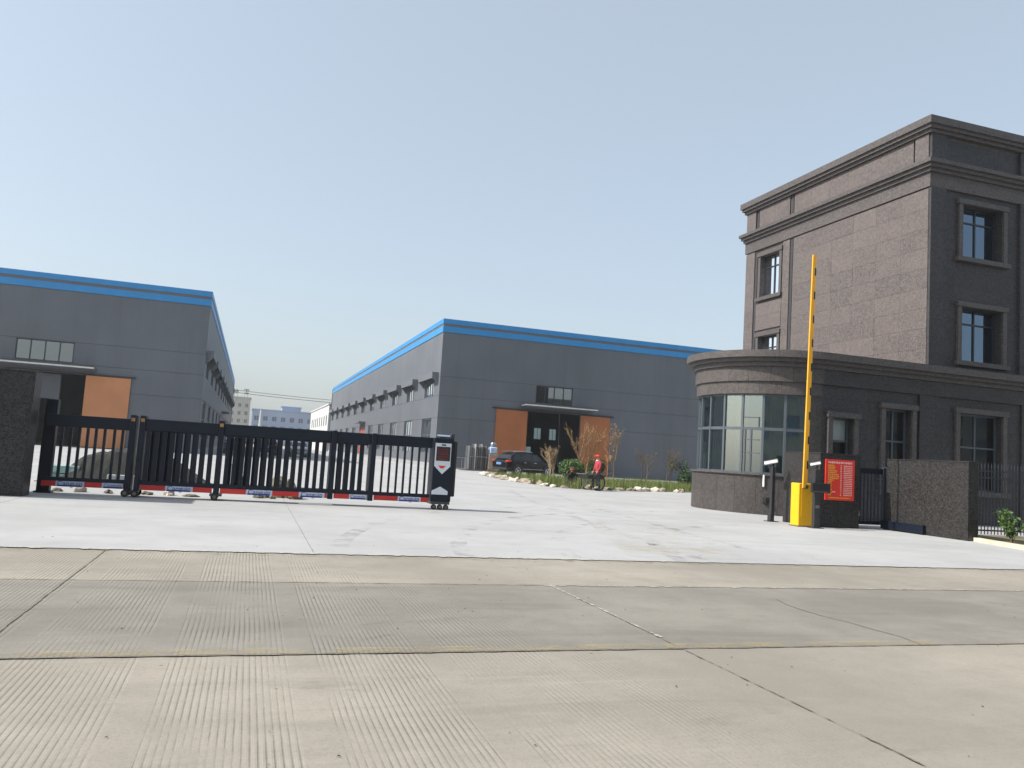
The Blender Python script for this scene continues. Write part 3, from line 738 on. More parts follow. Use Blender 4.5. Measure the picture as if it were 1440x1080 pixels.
# straight wing
gw = [(17.14, 17.95, 1.5, 3.14), (19.16, 20.22, 1.0, 3.58), (22.2, 24.06, 1.1, 3.66), (27.0, 28.9, 1.1, 3.66)]
V, F = holed(CX, 34, 0, 4.6, gw, WY, WY+.3, mpY); mo('wall', V, F, 'gran_f', gh)
G().box(CX, 21.3, 25.6, 25.72, 0, 4.6).out('wall', 'gran_f', gh)
G().box(CX+2.9, CX+3.0, WY+.31, 25.59, .1, 4.4).out('inner_wall', 'curtain', gh)
G().box(21.38, 33.9, WY+.302, T-.004, 4.3, 4.6).out('roof_slab', 'canopy', gh)
for z0, z1, p in ((4.13, 4.6, .09), (4.602, 4.74, .17), (4.742, 4.86, .29), (4.862, 5.08, .41)):
    G().box(CX+.002, 34, WY-p, WY-.003, z0, z1).out('cornice' if z0 > 4.5 else 'frieze', 'gran_trim' if z0 > 4.5 else 'gran_f', gh)
G().box(CX+.002, 21.36, WY-.002, CY+2.5, 4.88, 5.05).out('roof', 'gran_trim', gh)
arc_band('roof_half', .02, 2.25, A0, A1, 4.9, 5.04, 'gran_trim', gh)
G().box(21.37, 34, WY-.002, T-.13, 4.86, 5.06).out('roof', 'gran_trim', gh)
for xa, xb in ((20.52, 21.3), (24.9, 25.7)): G().box(xa, xb, WY-.07, WY-.003, 0, 4.128).out('pilaster', 'gran_f', gh)
for i, h in enumerate(gw):
    w_ = stone_window(gh, mpY, h, WY, 1, 'glass_dk' if i else 'glass_clear', us=((h[0]+h[1])/2,) if i else (h[0]+.05,), vs=(2.55,) if i else (2.42,), rec=.2, fm='frame')
G().box(17.2, 17.9, WY+.285, WY+.30, 2.44, 3.12).out('blind', 'white', gh)
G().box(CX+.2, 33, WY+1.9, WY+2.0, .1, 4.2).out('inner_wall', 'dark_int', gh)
# wall lamp and box on the bay base
t = thing('wall_lamp', 'slim white lamp fixed to the curved gatehouse wall', 'lamp', (15.1, 21.16, .87))
p0 = Vector((CX, CY, 0)); ang = math.atan2(21.3-CY, 15.17-CX)
def onbay(a, r, z): return (CX+r*math.cos(a), CY+r*math.sin(a), z)
t.location = onbay(ang, 2.57, .85)
G().tube([onbay(ang, 2.60, .86), onbay(ang, 2.60, 1.22)], .03, 10).out('tube', 'white', t)
G().box(t.location.x-.03, t.location.x+.03, t.location.y-.0, t.location.y+.05, .95, 1.1).out('bracket', 'steel', t)
t = thing('wall_box', 'small black box low on the curved gatehouse wall', 'box', onbay(ang+.03, 2.57, .36))
G().box(t.location.x-.09, t.location.x+.07, t.location.y-.12, t.location.y+.05, .36, .54, .015).out('case', 'black', t)
G().tube([(t.location.x, t.location.y-.115, .45), (t.location.x, t.location.y-.16, .45)], .045, 10).out('lens', 'black', t)

# ================================================================== GATE WALLS
def clad_wall(name, label, x0, x1, y0, y1, h, cols_x, cols_y, rows_):
    t = thing(name, label, 'wall', ((x0+x1)/2, (y0+y1)/2, 0))
    G().box(x0+.022, x1-.022, y0+.022, y1-.022, 0, h-.03).out('core', 'joint', t)
    G().box(x0-.008, x1+.008, y0-.008, y1+.008, h-.03, h, .004).out('coping', 'gran_dk', t)
    dz = (h-.034)/rows_
    for j in range(rows_):
        z0, z1 = dz*j+.001, dz*(j+1)-.003
        for i in range(cols_y):
            a, b = y0+(y1-y0)*i/cols_y+.001, y0+(y1-y0)*(i+1)/cols_y-.002
            for xa, xb in ((x0, x0+.02), (x1-.02, x1)): G().box(xa, xb, a, b, z0, z1).out('slab', 'gran_dk', t)
        for i in range(cols_x):
            w0, w1 = x0+.021, x1-.021
            a, b = w0+(w1-w0)*i/cols_x+.001, w0+(w1-w0)*(i+1)/cols_x-.002
            for ya, yb in ((y0+.0005, y0+.02), (y1-.02, y1-.0005)): G().box(a, b, ya, yb, z0, z1).out('slab', 'gran_dk', t)
    return t
clad_wall('gate_wall', 'short dark granite wall carrying the red notice board', 13.92, 15.17, 17.2, 18.66, 1.9, 1, 2, 2)
clad_wall('gate_wall', 'dark granite wall with a sunlit left face right of the small gate', 16.1, 16.4, 14.72, 17.27, 1.86, 1, 2, 1)
clad_wall('gate_wall', 'tall dark granite wall at the left edge of the sliding gate', -5.04, -3.9, 17.0, 17.5, 2.33, 2, 1, 4)

clad_wall('shadow_pillar', 'unseen granite pillar added left of the view to shade the gate', -8.5, -5.05, 17.05, 18.45, 4.1, 3, 1, 5)  # added out of view, sized to cast the shadow at the gate's left end
# red notice board
sb = thing('notice_board', 'red notice board with rows of yellow lettering on the granite wall', 'sign', (14.5, 17.17, .7))
SX0, SX1, SZ0, SZ1, SY = 14.06, 14.97, .70, 1.74, 17.165
G().box(SX0, SX1, SY, 17.195, SZ0, SZ1, .004).out('board', 'sign_red', sb)
rs = random.Random(11)
def glyphs(g, x, z, wd, h, n):
    cw = wd/n
    for i in range(n):
        xx = x+cw*i
        for _ in range(3):
            zz = z+rs.uniform(0, h*.8); g.box(xx, xx+cw*.8, SY-.0015, SY-.0004, zz, zz+h*.17)
        g.box(xx+cw*rs.uniform(.1, .6), xx+cw*.75, SY-.0018, SY-.0003, z, z+h)
g = G(); glyphs(g, SX0+.07, SZ1-.10, .76, .05, 14); g.out('heading', 'sign_wht', sb)
for k in range(17):
    z = SZ1-.165-.047*k
    g = G(); glyphs(g, SX0+.07, z, (.2, .24, .22, .3, .28, .34, .36, .34, .2)[k] if k < 9 else .11+.03*(k % 2), .03, 6 if k < 9 else 3); g.out('text_row', 'sign_yel', sb)
    g = G(); glyphs(g, SX0+.46, z, .05, .026, 1); glyphs(g, SX0+.56, z, .28, .026, 7); g.out('text_row', 'sign_wht', sb)
g = G(); glyphs(g, SX0+.1, SZ0+.05, .7, .028, 16); g.out('text_row', 'sign_yel', sb)
g = G(); glyphs(g, SX0+.22, SZ0+.2, .1, .03, 3); g.out('text_row', 'sign_wht', sb)

# ================================================================== RETRACTABLE GATE
gt = thing('retractable_gate', 'dark navy telescopic gate with red strip and label plates across the entrance', 'gate', (0, 18, 0))
GY = 17.94
def section(x0, x1, y, bars, bw, zt=1.6, th=.09, strip_=True, zr=.24):
    s = G().box(x0, x1, y, y+th, zt-zr, zt, .008).out('top_rail', 'gate', gt); G().box(x0, x1, y, y+th, .255, .33).out('bottom_rail', 'gate', gt)
    for b in bars: G().box(b-bw/2, b+bw/2, y+.012, y+th-.012, .331, zt-zr-.001).out('bar', 'gate', s)
    if strip_: G().box(x0+.02, x1-.02, y-.012, y+th*.5, .15, .2535).out('red_strip', 'red', s)
    return s
secA = section(-3.86, -2.33, GY+.12, [-3.57, -3.41, -3.26, -3.11, -2.96, -2.8, -2.62, -2.47], .05, 1.575)
secB = section(-2.05, -.64, GY+.03, [-1.97+.152*k for k in range(9)], .092, 1.60)
secB2 = section(-2.05, -.64, GY+.32, [-1.93+.165*k for k in range(8)], .08, 1.58, strip_=False)
secC = section(-.52, 1.70, GY+.0, [-.42+.152*k for k in range(14)], .08, 1.605)
secC2 = section(-.52, 2.55, GY+.34, [-.36+.163*k for k in range(18)], .075, 1.58, strip_=False)
secD = section(1.82, 2.56, GY+.02, [1.93+.15*k for k in range(4)], .09, 1.605)
secE = section(2.7, 3.96, GY+.05, [2.86+.163*k for k in range(7)], .04, 1.61)
for x, h in ((-2.28, 1.66), (-2.10, 1.66), (-.58, 1.665), (1.76, 1.62), (2.63, 1.62)):
    s = G().box(x-.055, x+.055, GY-.02, GY+.46, .13, h, .01).out('post', 'gate', gt)
    if h > 1.64: G().box(x-.035, x+.035, GY-.026, GY-.0205, h-.13, h-.06).out('reflector', 'leaf_dry', s)
for x in (-2.2, -.58):
    G().box(x-.12, x+.12, GY-.03, GY+.5, .09, .13).out('bogie', 'gate_lt', gt)
def wheel(x, y, r, par):
    s = G().tube([(x, y, r), (x, y+.05, r)], r, 14).out('wheel', 'rubber', par)
    G().tube([(x, y-.004, r), (x, y, r)], r*.5, 10).out('hub', 'steel_dk', s)
for x in (-2.30, -2.12, -.60): wheel(x, GY-.05, .075, gt); wheel(x, GY+.47, .075, gt)
for x in (4.06, 4.2, 4.34): wheel(x, GY-.06, .06, gt)
G().box(3.99, 4.42, GY-.05, GY+.5, .12, .185).out('bogie', 'gate_lt', gt)
cab = G().box(3.98, 4.44, GY-.04, GY+.42, .186, 1.62, .012).out('control_cabinet', 'gate', gt)
G().box(4.443, 4.54, GY+.02, GY+.36, .3, 1.56, .02).out('bumper', 'rubber', gt)
FY = GY-.042
def plate(name, pts, y, m, par, th=.006): return G().prism([(x, z) for x, z in pts], 1, y-th, y).out(name, m, par)
plate('display_plate', [(4.01, .98), (4.2, .80), (4.38, .98), (4.38, 1.50), (4.01, 1.50)], FY, 'silver', cab)
dsp = plate('display', [(4.04, 1.10), (4.36, 1.10), (4.36, 1.42), (4.04, 1.42)], FY-.0065, 'black', cab)
plate('chevron', [(3.99, .34), (4.36, .34), (4.36, .42), (4.18, .52), (3.99, .42)], FY, 'silver', cab)
plate('badge', [(4.10, .99), (4.16, .93), (4.22, .93), (4.28, .99)], FY-.0065, 'sign_red', cab)
plate('slot', [(4.15, 1.445), (4.25, 1.445), (4.25, 1.475), (4.15, 1.475)], FY-.0065, 'black', cab)
g = G(); rs = random.Random(5)
for k in range(5):
    z = 1.13+.055*k; x = 4.07
    while x < 4.31:
        wd = rs.uniform(.012, .04); g.box(x, x+wd, FY-.0142, FY-.0131, z, z+rs.uniform(.012, .03)); x += wd+.012
g.out('display_text', 'led', cab)
# lamp and sensor on top of the cabinet
g = G(); g.tube([(4.06, GY+.1, 1.66), (4.36, GY+.1, 1.66)], .035, 10); g.box(4.1, 4.13, GY+.08, GY+.12, 1.62, 1.64); g.box(4.3, 4.33, GY+.08, GY+.12, 1.62, 1.64); g.out('warning_lamp', 'chrome', cab)
G().box(4.38, 4.47, GY+.06, GY+.16, 1.622, 1.73, .01).out('sensor', 'gate_lt', cab)
# label plates
TX_ = 'Canguin'
for a, b in ((-3.58, -3.07), (-2.75, -2.36), (-1.56, -1.03), (.02, .55), (1.1, 1.64), (2.17, 2.55), (3.25, 3.77)):
    y = (GY+.12 if a < -2.3 else GY+.03 if a < -.6 else GY+.0 if a < 1.7 else GY+.02 if a < 2.6 else GY+.05)-.0125
    lb = G().box(a, b, y-.004, y, .148, .256).out('label_plate', 'label_white', gt)
    G().box(a+.03, b-.05 if b-a > .4 else b-.01, y-.0055, y-.0045, .15, .182).out('label_rule', 'label_blue', lb)
    tm = Matrix.Translation(Vector(((a+b)/2, y-.0062, .206))-gt.location) @ Matrix.Rotation(PI/2, 4, 'X')
    text_mesh('label_text', TX_, .14 if b-a > .45 else .10, 'label_blue', lb, tm)
# receiving post at the wall
t = thing('gate_post', 'dark gate post standing beside the tall left granite wall', 'post', (-3.82, 18.15, 0))
G().box(-3.95, -3.72, 18.2, 18.4, 0, 1.87, .01).out('post', 'gate', t); G().box(-3.99, -3.68, 18.16, 18.44, 0, .03).out('base_plate', 'gate', t)

# ================================================================== BARRIER AND CAMERAS
t = thing('boom_barrier', 'yellow boom barrier with its long arm raised upright', 'barrier', (13.42, 17.25, 0))
bx_ = G().box(13.22, 13.63, 17.1, 17.42, .02, 1.085, .012).out('cabinet', 'yellow', t)
G().box(13.2, 13.65, 17.08, 17.44, 0, .02).out('base', 'steel_dk', t)
G().box(13.3, 13.55, 17.092, 17.099, .25, .98).out('service_door', 'yellow', bx_)
G().tube([(13.5, 17.088, .62), (13.5, 17.099, .62)], .012, 8).out('lock', 'steel_dk', bx_)
G().tube([(13.36, 17.09, 1.0), (13.36, 16.98, 1.0)], .05, 12).out('pivot', 'steel_dk', t)
ax0, ax1 = 13.30, 13.42
arm = G().prism([(13.255, .98), (13.375, .98), (13.465, 6.95), (13.36, 6.95)], 1, 16.995, 17.035).out('arm', 'boom', t)
for k in range(9):
    z = 1.45+.62*k; x = 13.372+(z-.98)*(.088/5.97)
    G().box(x-.034, x+.004, 16.988, 16.9945, z, z+.2).out('stripe', 'black', arm)
def cam_post(name, label, x, y, h, display):
    t = thing(name, label, 'camera post', (x, y, 0), 'number plate camera posts')
    G().box(x-.16, x+.16, y-.12, y+.12, 0, .018, .004).out('base_plate', 'post', t)
    wdt = .05 if not display else .085
    G().box(x-wdt, x+wdt, y-.05, y+.05, .018, h-.22, .006).out('column', 'post', t)
    if not display: G().box(x-.085, x+.01, y-.07, y+.07, .018, .22, .006).out('foot_box', 'post', t)
    a = R(14); q = 1.0 if not display else .7
    def tilt(gg):
        R2 = R(-40); f_q = lambda u, w_: (x+u*math.cos(R2)-w_*math.sin(R2), y+u*math.sin(R2)+w_*math.cos(R2))
        gg.V = [(*f_q((v[0]-x)*q*math.cos(a)-v[2]*q*math.sin(a), (v[1]-y)*q), h-.06+(v[0]-x)*q*math.sin(a)+v[2]*q*math.cos(a)) for v in gg.V]; return gg
    cm = tilt(G().box(x-.24, x+.12, y-.055, y+.055, -.055, .045, .014)).out('camera', 'white', t)
    tilt(G().box(x-.30, x+.14, y-.062, y+.062, .0465, .058)).out('sun_shield', 'steel_dk', cm)
    tilt(G().tube([(x-.242, y, -.005), (x-.25, y, -.005)], .036, 12)).out('lens', 'black', cm)
    G().tube([(x, y, h-.24), (x, y, h-.1)], .025, 8).out('bracket', 'post', t)
    G().tube([(x+.1, y, h-.08), (x+.2, y, h-.2), (x+.2, y, h-.34), (x+.03, y, h-.36)], .008, 6).out('cable', 'black', t)
    G().tube([(x-.07, y-.03, h-.16), (x-.07, y-.08, h-.16)], .03, 8).out('fill_light', 'black', t)
    if display:
        d = G().box(x-.2, x+.34, y-.1, y-.02, .88, 1.12, .008).out('display', 'black', t)
        G().box(x-.18, x+.32, y-.104, y-.1005, .9, .915).out('display_edge', 'steel_dk', d)
        g = G()
        for k in range(3): g.box(x-.06, x+.06, y-.054, y-.0505, .5+.025*k, .51+.025*k)
        g.out('speaker_grille', 'steel', t)
    return t
cam_post('camera_post', 'slim camera post with white camera before the curved bay', 13.45, 18.5, 1.67, False)
cam_post('camera_post', 'camera post with black display panel beside the red notice board', 13.52, 16.82, 1.67, True)

# ================================================================== PEDESTRIAN GATE AND FENCE
t = thing('pedestrian_gate', 'small dark barred gate between the two granite walls', 'gate', (15.7, 17.45, 0))
g = G(); g.box(15.19, 16.2, 17.42, 17.47, 1.44, 1.58); g.box(15.19, 16.2, 17.42, 17.47, .1, .2); g.box(15.19, 15.23, 17.42, 17.47, .201, 1.439); fr = g.out('frame', 'gate', t)
for k in range(8): G().box(15.29+.115*k, 15.32+.115*k, 17.43, 17.46, .201, 1.439).out('bar', 'gate_lt', t)
G().box(16.12, 16.2, 17.41, 17.48, .02, 1.62, .006).out('post', 'gate_lt', t)
G().box(16.21, 16.36, 17.4, 17.5, .02, 1.64, .006).out('post', 'gate_lt', t)
G().box(15.95, 16.1, 17.41, 17.418, 1.3, 1.32).out('handle', 'steel', t)
t = thing('leaning_pole', 'thin white pole leaning behind the small barred gate', 'pole', (16.75, 18.9, 0))
G().tube([(16.35, 18.7, .86), (16.75, 18.9, .02)], .014, 6).out('shaft', 'white', t); G().tube([(16.34, 18.69, .87), (16.30, 18.67, .95)], .02, 6).out('tip', 'white', t)
t = thing('palisade_fence', 'grey spiked metal fence at the right edge before the building', 'fence', (20, 16.5, 0))
for z in (.14, 1.52, 1.70): G().box(16.43, 24, 16.48, 16.52, z-.02, z+.02).out('rail', 'gate_lt', t)
V, F = None, None
proto = None
for k in range(66):
    x = 16.5+.115*k
    if proto is None:
        g = G().box(-.011, .011, -.008, .008, .04, 1.84); g.add([(-.011, -.008, 1.84), (.011, -.008, 1.84), (.011, .008, 1.84), (-.011, .008, 1.84), (0, 0, 1.94)], [(0, 1, 4), (1, 2, 4), (2, 3, 4), (3, 0, 4)])
        o = g.out('picket', 'gate_lt', t, local=True); proto = o.data
    else: o = bpy.data.objects.new('picket', proto); link(o, t)
    o.location = Vector((x, 16.465, 0))-t.location
# planting strip with kerb at the right
struct(mo('planting_strip', [(16.43, 14.6, .03), (15.9, 12.6, .03), (15.2, 10.6, .03), (30, 10.6, .03), (30, 16.4, .03), (16.43, 16.4, .03)], [(0, 1, 2, 3, 4, 5)], 'bedsoil'))
kb = thing('kerb', 'pale stone kerb along the planting strip at the right edge', 'kerb', (15.9, 12.6, 0))
pts = [(16.42, 14.68), (16.15, 13.66), (15.88, 12.64), (15.52, 11.64), (15.16, 10.62)]
for (xa, ya), (xb, yb) in zip(pts[:-1], pts[1:]):
    d = Vector((xb-xa, yb-ya, 0)).normalized(); n_ = Vector((d.y, -d.x, 0))
    if n_.x > 0: n_ = -n_
    a, b = Vector((xa, ya, 0))+d*.006, Vector((xb, yb, 0))-d*.006
    V = [q+o_+Vector((0, 0, z)) for z in (.0, .09) for q, o_ in ((a, n_*.0), (b, n_*.0), (b, n_*.16), (a, n_*.16))]
    mo('kerb_stone', V, [(3, 2, 1, 0), (4, 5, 6, 7), (0, 1, 5, 4), (1, 2, 6, 5), (2, 3, 7, 6), (3, 0, 4, 7)], 'kerb', kb)

# ================================================================== VEGETATION
def leaf_quads(centers, size, rng, flat=.0):
    V = []; F = []
    for c in centers:
        d = Vector((rng.gauss(0, 1), rng.gauss(0, 1), rng.gauss(0, 1)+flat)).normalized(); u = d.orthogonal().normalized()
        u = Matrix.Rotation(rng.uniform(0, 6.28), 3, d) @ u; v = d.cross(u); s = size*rng.uniform(.6, 1.3)
        k = len(V); c = Vector(c)
        V += [c-u*s, c+v*s*.45-d*s*.1, c+u*s, c-v*s*.45-d*s*.1]; F.append((k, k+1, k+2, k+3))
    return V, F
def bush(name, label, cat, c, rx, rz, z0, n, size, m, group=None, seed=1, stem=True, shell=.55):
    rng = random.Random(seed); t = thing(name, label, cat, (c[0], c[1], 0), group)
    pts = []
    lumps = [(rng.uniform(0, 6.28), rng.uniform(-.6, 1), rng.uniform(.06, .2)) for _ in range(7)]
    for _ in range(n):
        while True:
            v = Vector((rng.uniform(-1, 1), rng.uniform(-1, 1), rng.uniform(-1, 1)))
            l = v.length
            if .01 < l < 1: break
        rr = rng.uniform(shell, 1.0); v.normalize()
        bump = 1+sum(a*max(0, math.cos(math.atan2(v.y, v.x)-p)*.6+v.z*q*.4) for p, q, a in lumps)*.6-.08
        pts.append((c[0]+v.x*rx*rr*bump, c[1]+v.y*rx*rr*bump, z0+rz+v.z*rz*rr*bump))
    V, F = leaf_quads(pts, size, rng); stuff(mo('foliage', V, F, m, t))
    g = G()
    for k in range(5):
        a = k*1.3; g.tube([(c[0]+.03*math.cos(a), c[1]+.03*math.sin(a), 0), (c[0]+rx*.5*math.cos(a), c[1]+rx*.5*math.sin(a), z0+rz*1.2)], [.02, .008], 5)
    g.out('stem', 'bark_dk', t); return t
def tree(name, label, c, h, trunks, m, seed, spread=.5, leaves=0, leafm='leaf_dry', first=.35, lsize=.05, r0=.05, depth=4, group=None, nbr=3):
    rng = random.Random(seed); t = thing(name, label, 'tree', (c[0], c[1], 0), group)
    g = G(); tw = G(); tips = []
    def grow(p, d, L, r, lev):
        pts = [p]; q = p; dd = d
        for k in range(3):
            dd = (dd+Vector((rng.gauss(0, .09), rng.gauss(0, .09), .04))).normalized(); q = q+dd*L/3; pts.append(q)
        (g if lev < 2 else tw).tube(pts, [r, r*.88, r*.76, r*.64], 6 if lev < 2 else 4)
        if lev >= depth: tips.append(q); return
        for k in range(nbr if lev else nbr+1):
            az = rng.uniform(0, 6.28); tilt = spread*rng.uniform(.6, 1.3)
            u = dd.orthogonal().normalized(); u = Matrix.Rotation(az, 3, dd) @ u
            nd = (dd*math.cos(tilt)+u*math.sin(tilt)).normalized()
            grow(pts[-1] if k < 2 else pts[2], nd, L*rng.uniform(.6, .82), r*.62, lev+1)
            tips.append(pts[-1])
    for k in range(trunks):
        off = Vector(((k-(trunks-1)/2)*.28, rng.uniform(-.1, .1), 0))
        grow(Vector((c[0], c[1], 0))+off, Vector((rng.uniform(-.1, .1)+off.x*.4, rng.uniform(-.08, .08), 1)).normalized(), h*first, r0, 0)
    g.out('trunk', m, t); tw.out('crown', m, t)
    if leaves:
        pts = [tuple(rng.choice(tips)+Vector((rng.gauss(0, .1), rng.gauss(0, .1), rng.gauss(0, .1)))) for _ in range(leaves)]
        V, F = leaf_quads(pts, lsize, rng); stuff(mo('leaves', V, F, leafm, t))
    return t
struct(mo('planting_bed', [(x, y, .012) for x, y in ((14.5, 50.5), (13.5, 42), (13.5, 36), (14.3, 34.3), (17, 35.2), (22, 37.4), (33, 38.5), (34, 54), (24, 53.2), (18, 51.6))], [tuple(range(10))], 'bedsoil'))
BED = [(14.5, 50.5), (13.5, 42), (13.5, 36), (14.3, 34.3), (17, 35.2), (22, 37.4), (33, 38.5), (34, 54), (24, 53.2), (18, 51.6)]
def inside(x, y, P):
    r = False; j = len(P)-1
    for i in range(len(P)):
        if (P[i][1] > y) != (P[j][1] > y) and x < (P[j][0]-P[i][0])*(y-P[i][1])/(P[j][1]-P[i][1])+P[i][0]: r = not r
        j = i
    return r
rng = random.Random(21); V = []; F = []
cnt = 0
while cnt < 24000:
    x, y = rng.uniform(13.3, 33), rng.uniform(34, 54)
    if rng.random() > 1.25-(y-34)/20: continue
    if not inside(x, y, BED): continue
    if math.sin(x*1.7+y*.6)+math.sin(y*1.3-x*.8) < rng.uniform(-2.2, .2): continue
    cnt += 1; h = rng.uniform(.12, .46)*(1.3 if y < 40 else 1); a = rng.uniform(0, 6.28); l = rng.uniform(0, .12); wd = .012
    k = len(V); V += [(x-wd*math.cos(a), y-wd*math.sin(a), .01), (x+wd*math.cos(a), y+wd*math.sin(a), .01), (x+l*math.cos(a+1), y+l*math.sin(a+1), h)]; F.append((k, k+1, k+2))
stuff(mo('grass', V, F, 'grass'), 'rough grass growing over the planting bed')['category'] = 'grass'
# edging stones of the bed
def rock(name, label, x, y, sx, sy, sz, m, seed, group=None, rz=0):
    rng = random.Random(seed); bm = bmesh.new(); bmesh.ops.create_icosphere(bm, subdivisions=2, radius=1)
    for v in bm.verts:
        f = 1+rng.uniform(-.30, .22); v.co = Vector((v.co.x*sx*f, v.co.y*sy*f, max(-.3, v.co.z*f)*sz))
    me = bpy.data.meshes.new(name); bm.to_mesh(me); bm.free(); me.materials.append(M[m])
    o = bpy.data.objects.new(name, me); link(o); o.location = (x, y, sz*.26); o.rotation_euler = (0, 0, rz)
    return tag(o, label, 'stone', group)
edge = [(14.5, 50.5), (13.5, 42), (13.4, 36), (14.2, 34.2), (17, 35.0), (22, 37.2), (25.5, 37.6)]
rs = random.Random(8); L = []
for (xa, ya), (xb, yb) in zip(edge[:-1], edge[1:]):
    d = math.hypot(xb-xa, yb-ya); n = max(2, int(d/.62))
    for i in range(n): L.append((xa+(xb-xa)*(i+rs.uniform(-.2, .2))/n, ya+(yb-ya)*(i+rs.uniform(-.2, .2))/n))
for i, (x, y) in enumerate(L):
    if rs.random() < .12: continue
    ns_ = globals().get('ns_', 0)+1; tens = ('', '', 'twenty-', 'thirty-', 'forty-', 'fifty-'); od = 'zeroth first second third fourth fifth sixth seventh eighth ninth tenth eleventh twelfth thirteenth fourteenth fifteenth sixteenth seventeenth eighteenth nineteenth'.split()
    od_ = od[ns_] if ns_ < 20 else (tens[ns_//10]+od[ns_ % 10] if ns_ % 10 else {2: 'twentieth', 3: 'thirtieth', 4: 'fortieth'}[ns_//10])
    rock('edging_stone', od_+' edging stone from the left tip of the planting bed', x+rs.uniform(-.1, .1), y+rs.uniform(-.1, .1), rs.uniform(.14, .40), rs.uniform(.12, .26), rs.uniform(.09, .2), 'rock' if rs.random() < .7 else 'rock_md', 100+i, 'stones edging the planting bed', rs.uniform(0, 3.14))
# flat stones lying inside the left tip of the bed
fs = sorted([(15.3+rs.uniform(-.6, 1.6), 44+rs.uniform(-4, 4.5)) for _ in range(9)], key=lambda q: q[0]/q[1])
for i in range(9):
    rock('flat_stone', 'first second third fourth fifth sixth seventh eighth ninth'.split()[i]+' from left of the flat stones lying before the black car', *fs[i], rs.uniform(.3, .6), rs.uniform(.25, .4), .1, 'rock', 300+i, 'flat stones on the bed', rs.uniform(0, 3))
tree('bare_tree', 'bare twin-stemmed tree in front of the dark workshop doorway', (18.2, 47.5), 2.1, 2, 'bark', 5, .36, 40, r0=.05, first=.36)
tree('dry_tree', 'tall slender tree with withered leaves before the right orange door', (19.2, 45.0), 3.1, 2, 'bark_tan', 12, .24, 220, 'leaf_dry', first=.42, r0=.05, lsize=.05)
tree('dry_tree', 'slender withered tree just behind the person in red', (20.6, 43.6), 2.9, 1, 'bark_tan', 31, .26, 160, 'leaf_dry', first=.42, r0=.035, lsize=.05)
SG = 'saplings along the grass'
tree('sapling', 'dark bare sapling nearest the person in red', (24.6, 47.5), 2.1, 2, 'bark_dk', 41, .3, 40, 'leaf_dk', first=.4, r0=.035, group=SG)
tree('sapling', 'bare sapling in the middle of the grass strip', (27.0, 48.5), 2.3, 2, 'bark_dk', 45, .32, 50, 'leaf_dk', first=.4, r0=.03, group=SG)
tree('sapling', 'leafy sapling close to the curved gatehouse wall', (28.3, 48.2), 2.0, 1, 'bark_dk', 52, .45, 420, 'leaf_dk', first=.35, r0=.03, lsize=.07, group=SG)
bush('round_shrub', 'clipped round green shrub behind the crouching person', 'shrub', (17.4, 42.3), .78, .55, .25, 2600, .07, 'leaf', 'clipped shrubs', 3)
bush('round_shrub', 'dark round shrub beside the person in red', 'shrub', (19.3, 43.2), .5, .5, .5, 1800, .06, 'leaf_dk', 'clipped shrubs', 4)
bush('low_shrub', 'loose low shrub between the crouching person and the cart', 'shrub', (17.2, 39.0), .55, .38, .1, 700, .07, 'leaf_dk', None, 5)
bush('low_shrub', 'low dark bush at the right end of the grass strip', 'shrub', (27.6, 47.3), .55, .5, .1, 900, .08, 'leaf_dk', None, 6)
# broad-leaved shrubs in front of the palisade fence
for i, (x, y, h, r_k) in enumerate(((16.95, 14.3, .72, .34), (17.3, 13.85, .6, .40), (16.75, 13.1, .45, .34), (17.75, 13.9, .6, .4))):
    rng = random.Random(60+i); lab = ('tallest leafy shrub beside the granite wall at the right edge', 'leafy shrub second from the granite wall at the right edge', 'low leafy shrub by the kerb at the right edge', 'leafy shrub cut by the right edge of the view')[i]
    t = thing('leafy_shrub', lab, 'shrub', (x, y, .03), 'broad-leaved shrubs by the fence'); g = G(); pts = []
    for k in range(20):
        a = rng.uniform(0, 6.28); rr = r_k*rng.uniform(.2, 1.1); hh = h*rng.uniform(.6, 1.1)
        top = Vector((x+rr*math.cos(a), y+rr*math.sin(a), hh)); mid = Vector((x+rr*.4*math.cos(a), y+rr*.4*math.sin(a), hh*.6))
        g.tube([(x, y, .02), mid, top], [.008, .006, .003], 4)
        for _ in range(26):
            u = rng.uniform(-.25, 1); p = mid.lerp(top, (u-.25)/.75); pts.append(tuple(p+Vector((rng.gauss(0, .05), rng.gauss(0, .05), rng.gauss(0, .03)))))
    g.out('stem', 'bark_dk', t); V, F = leaf_quads(pts, .055, rng, .5); stuff(mo('leaves', V, F, 'leaf_big', t))

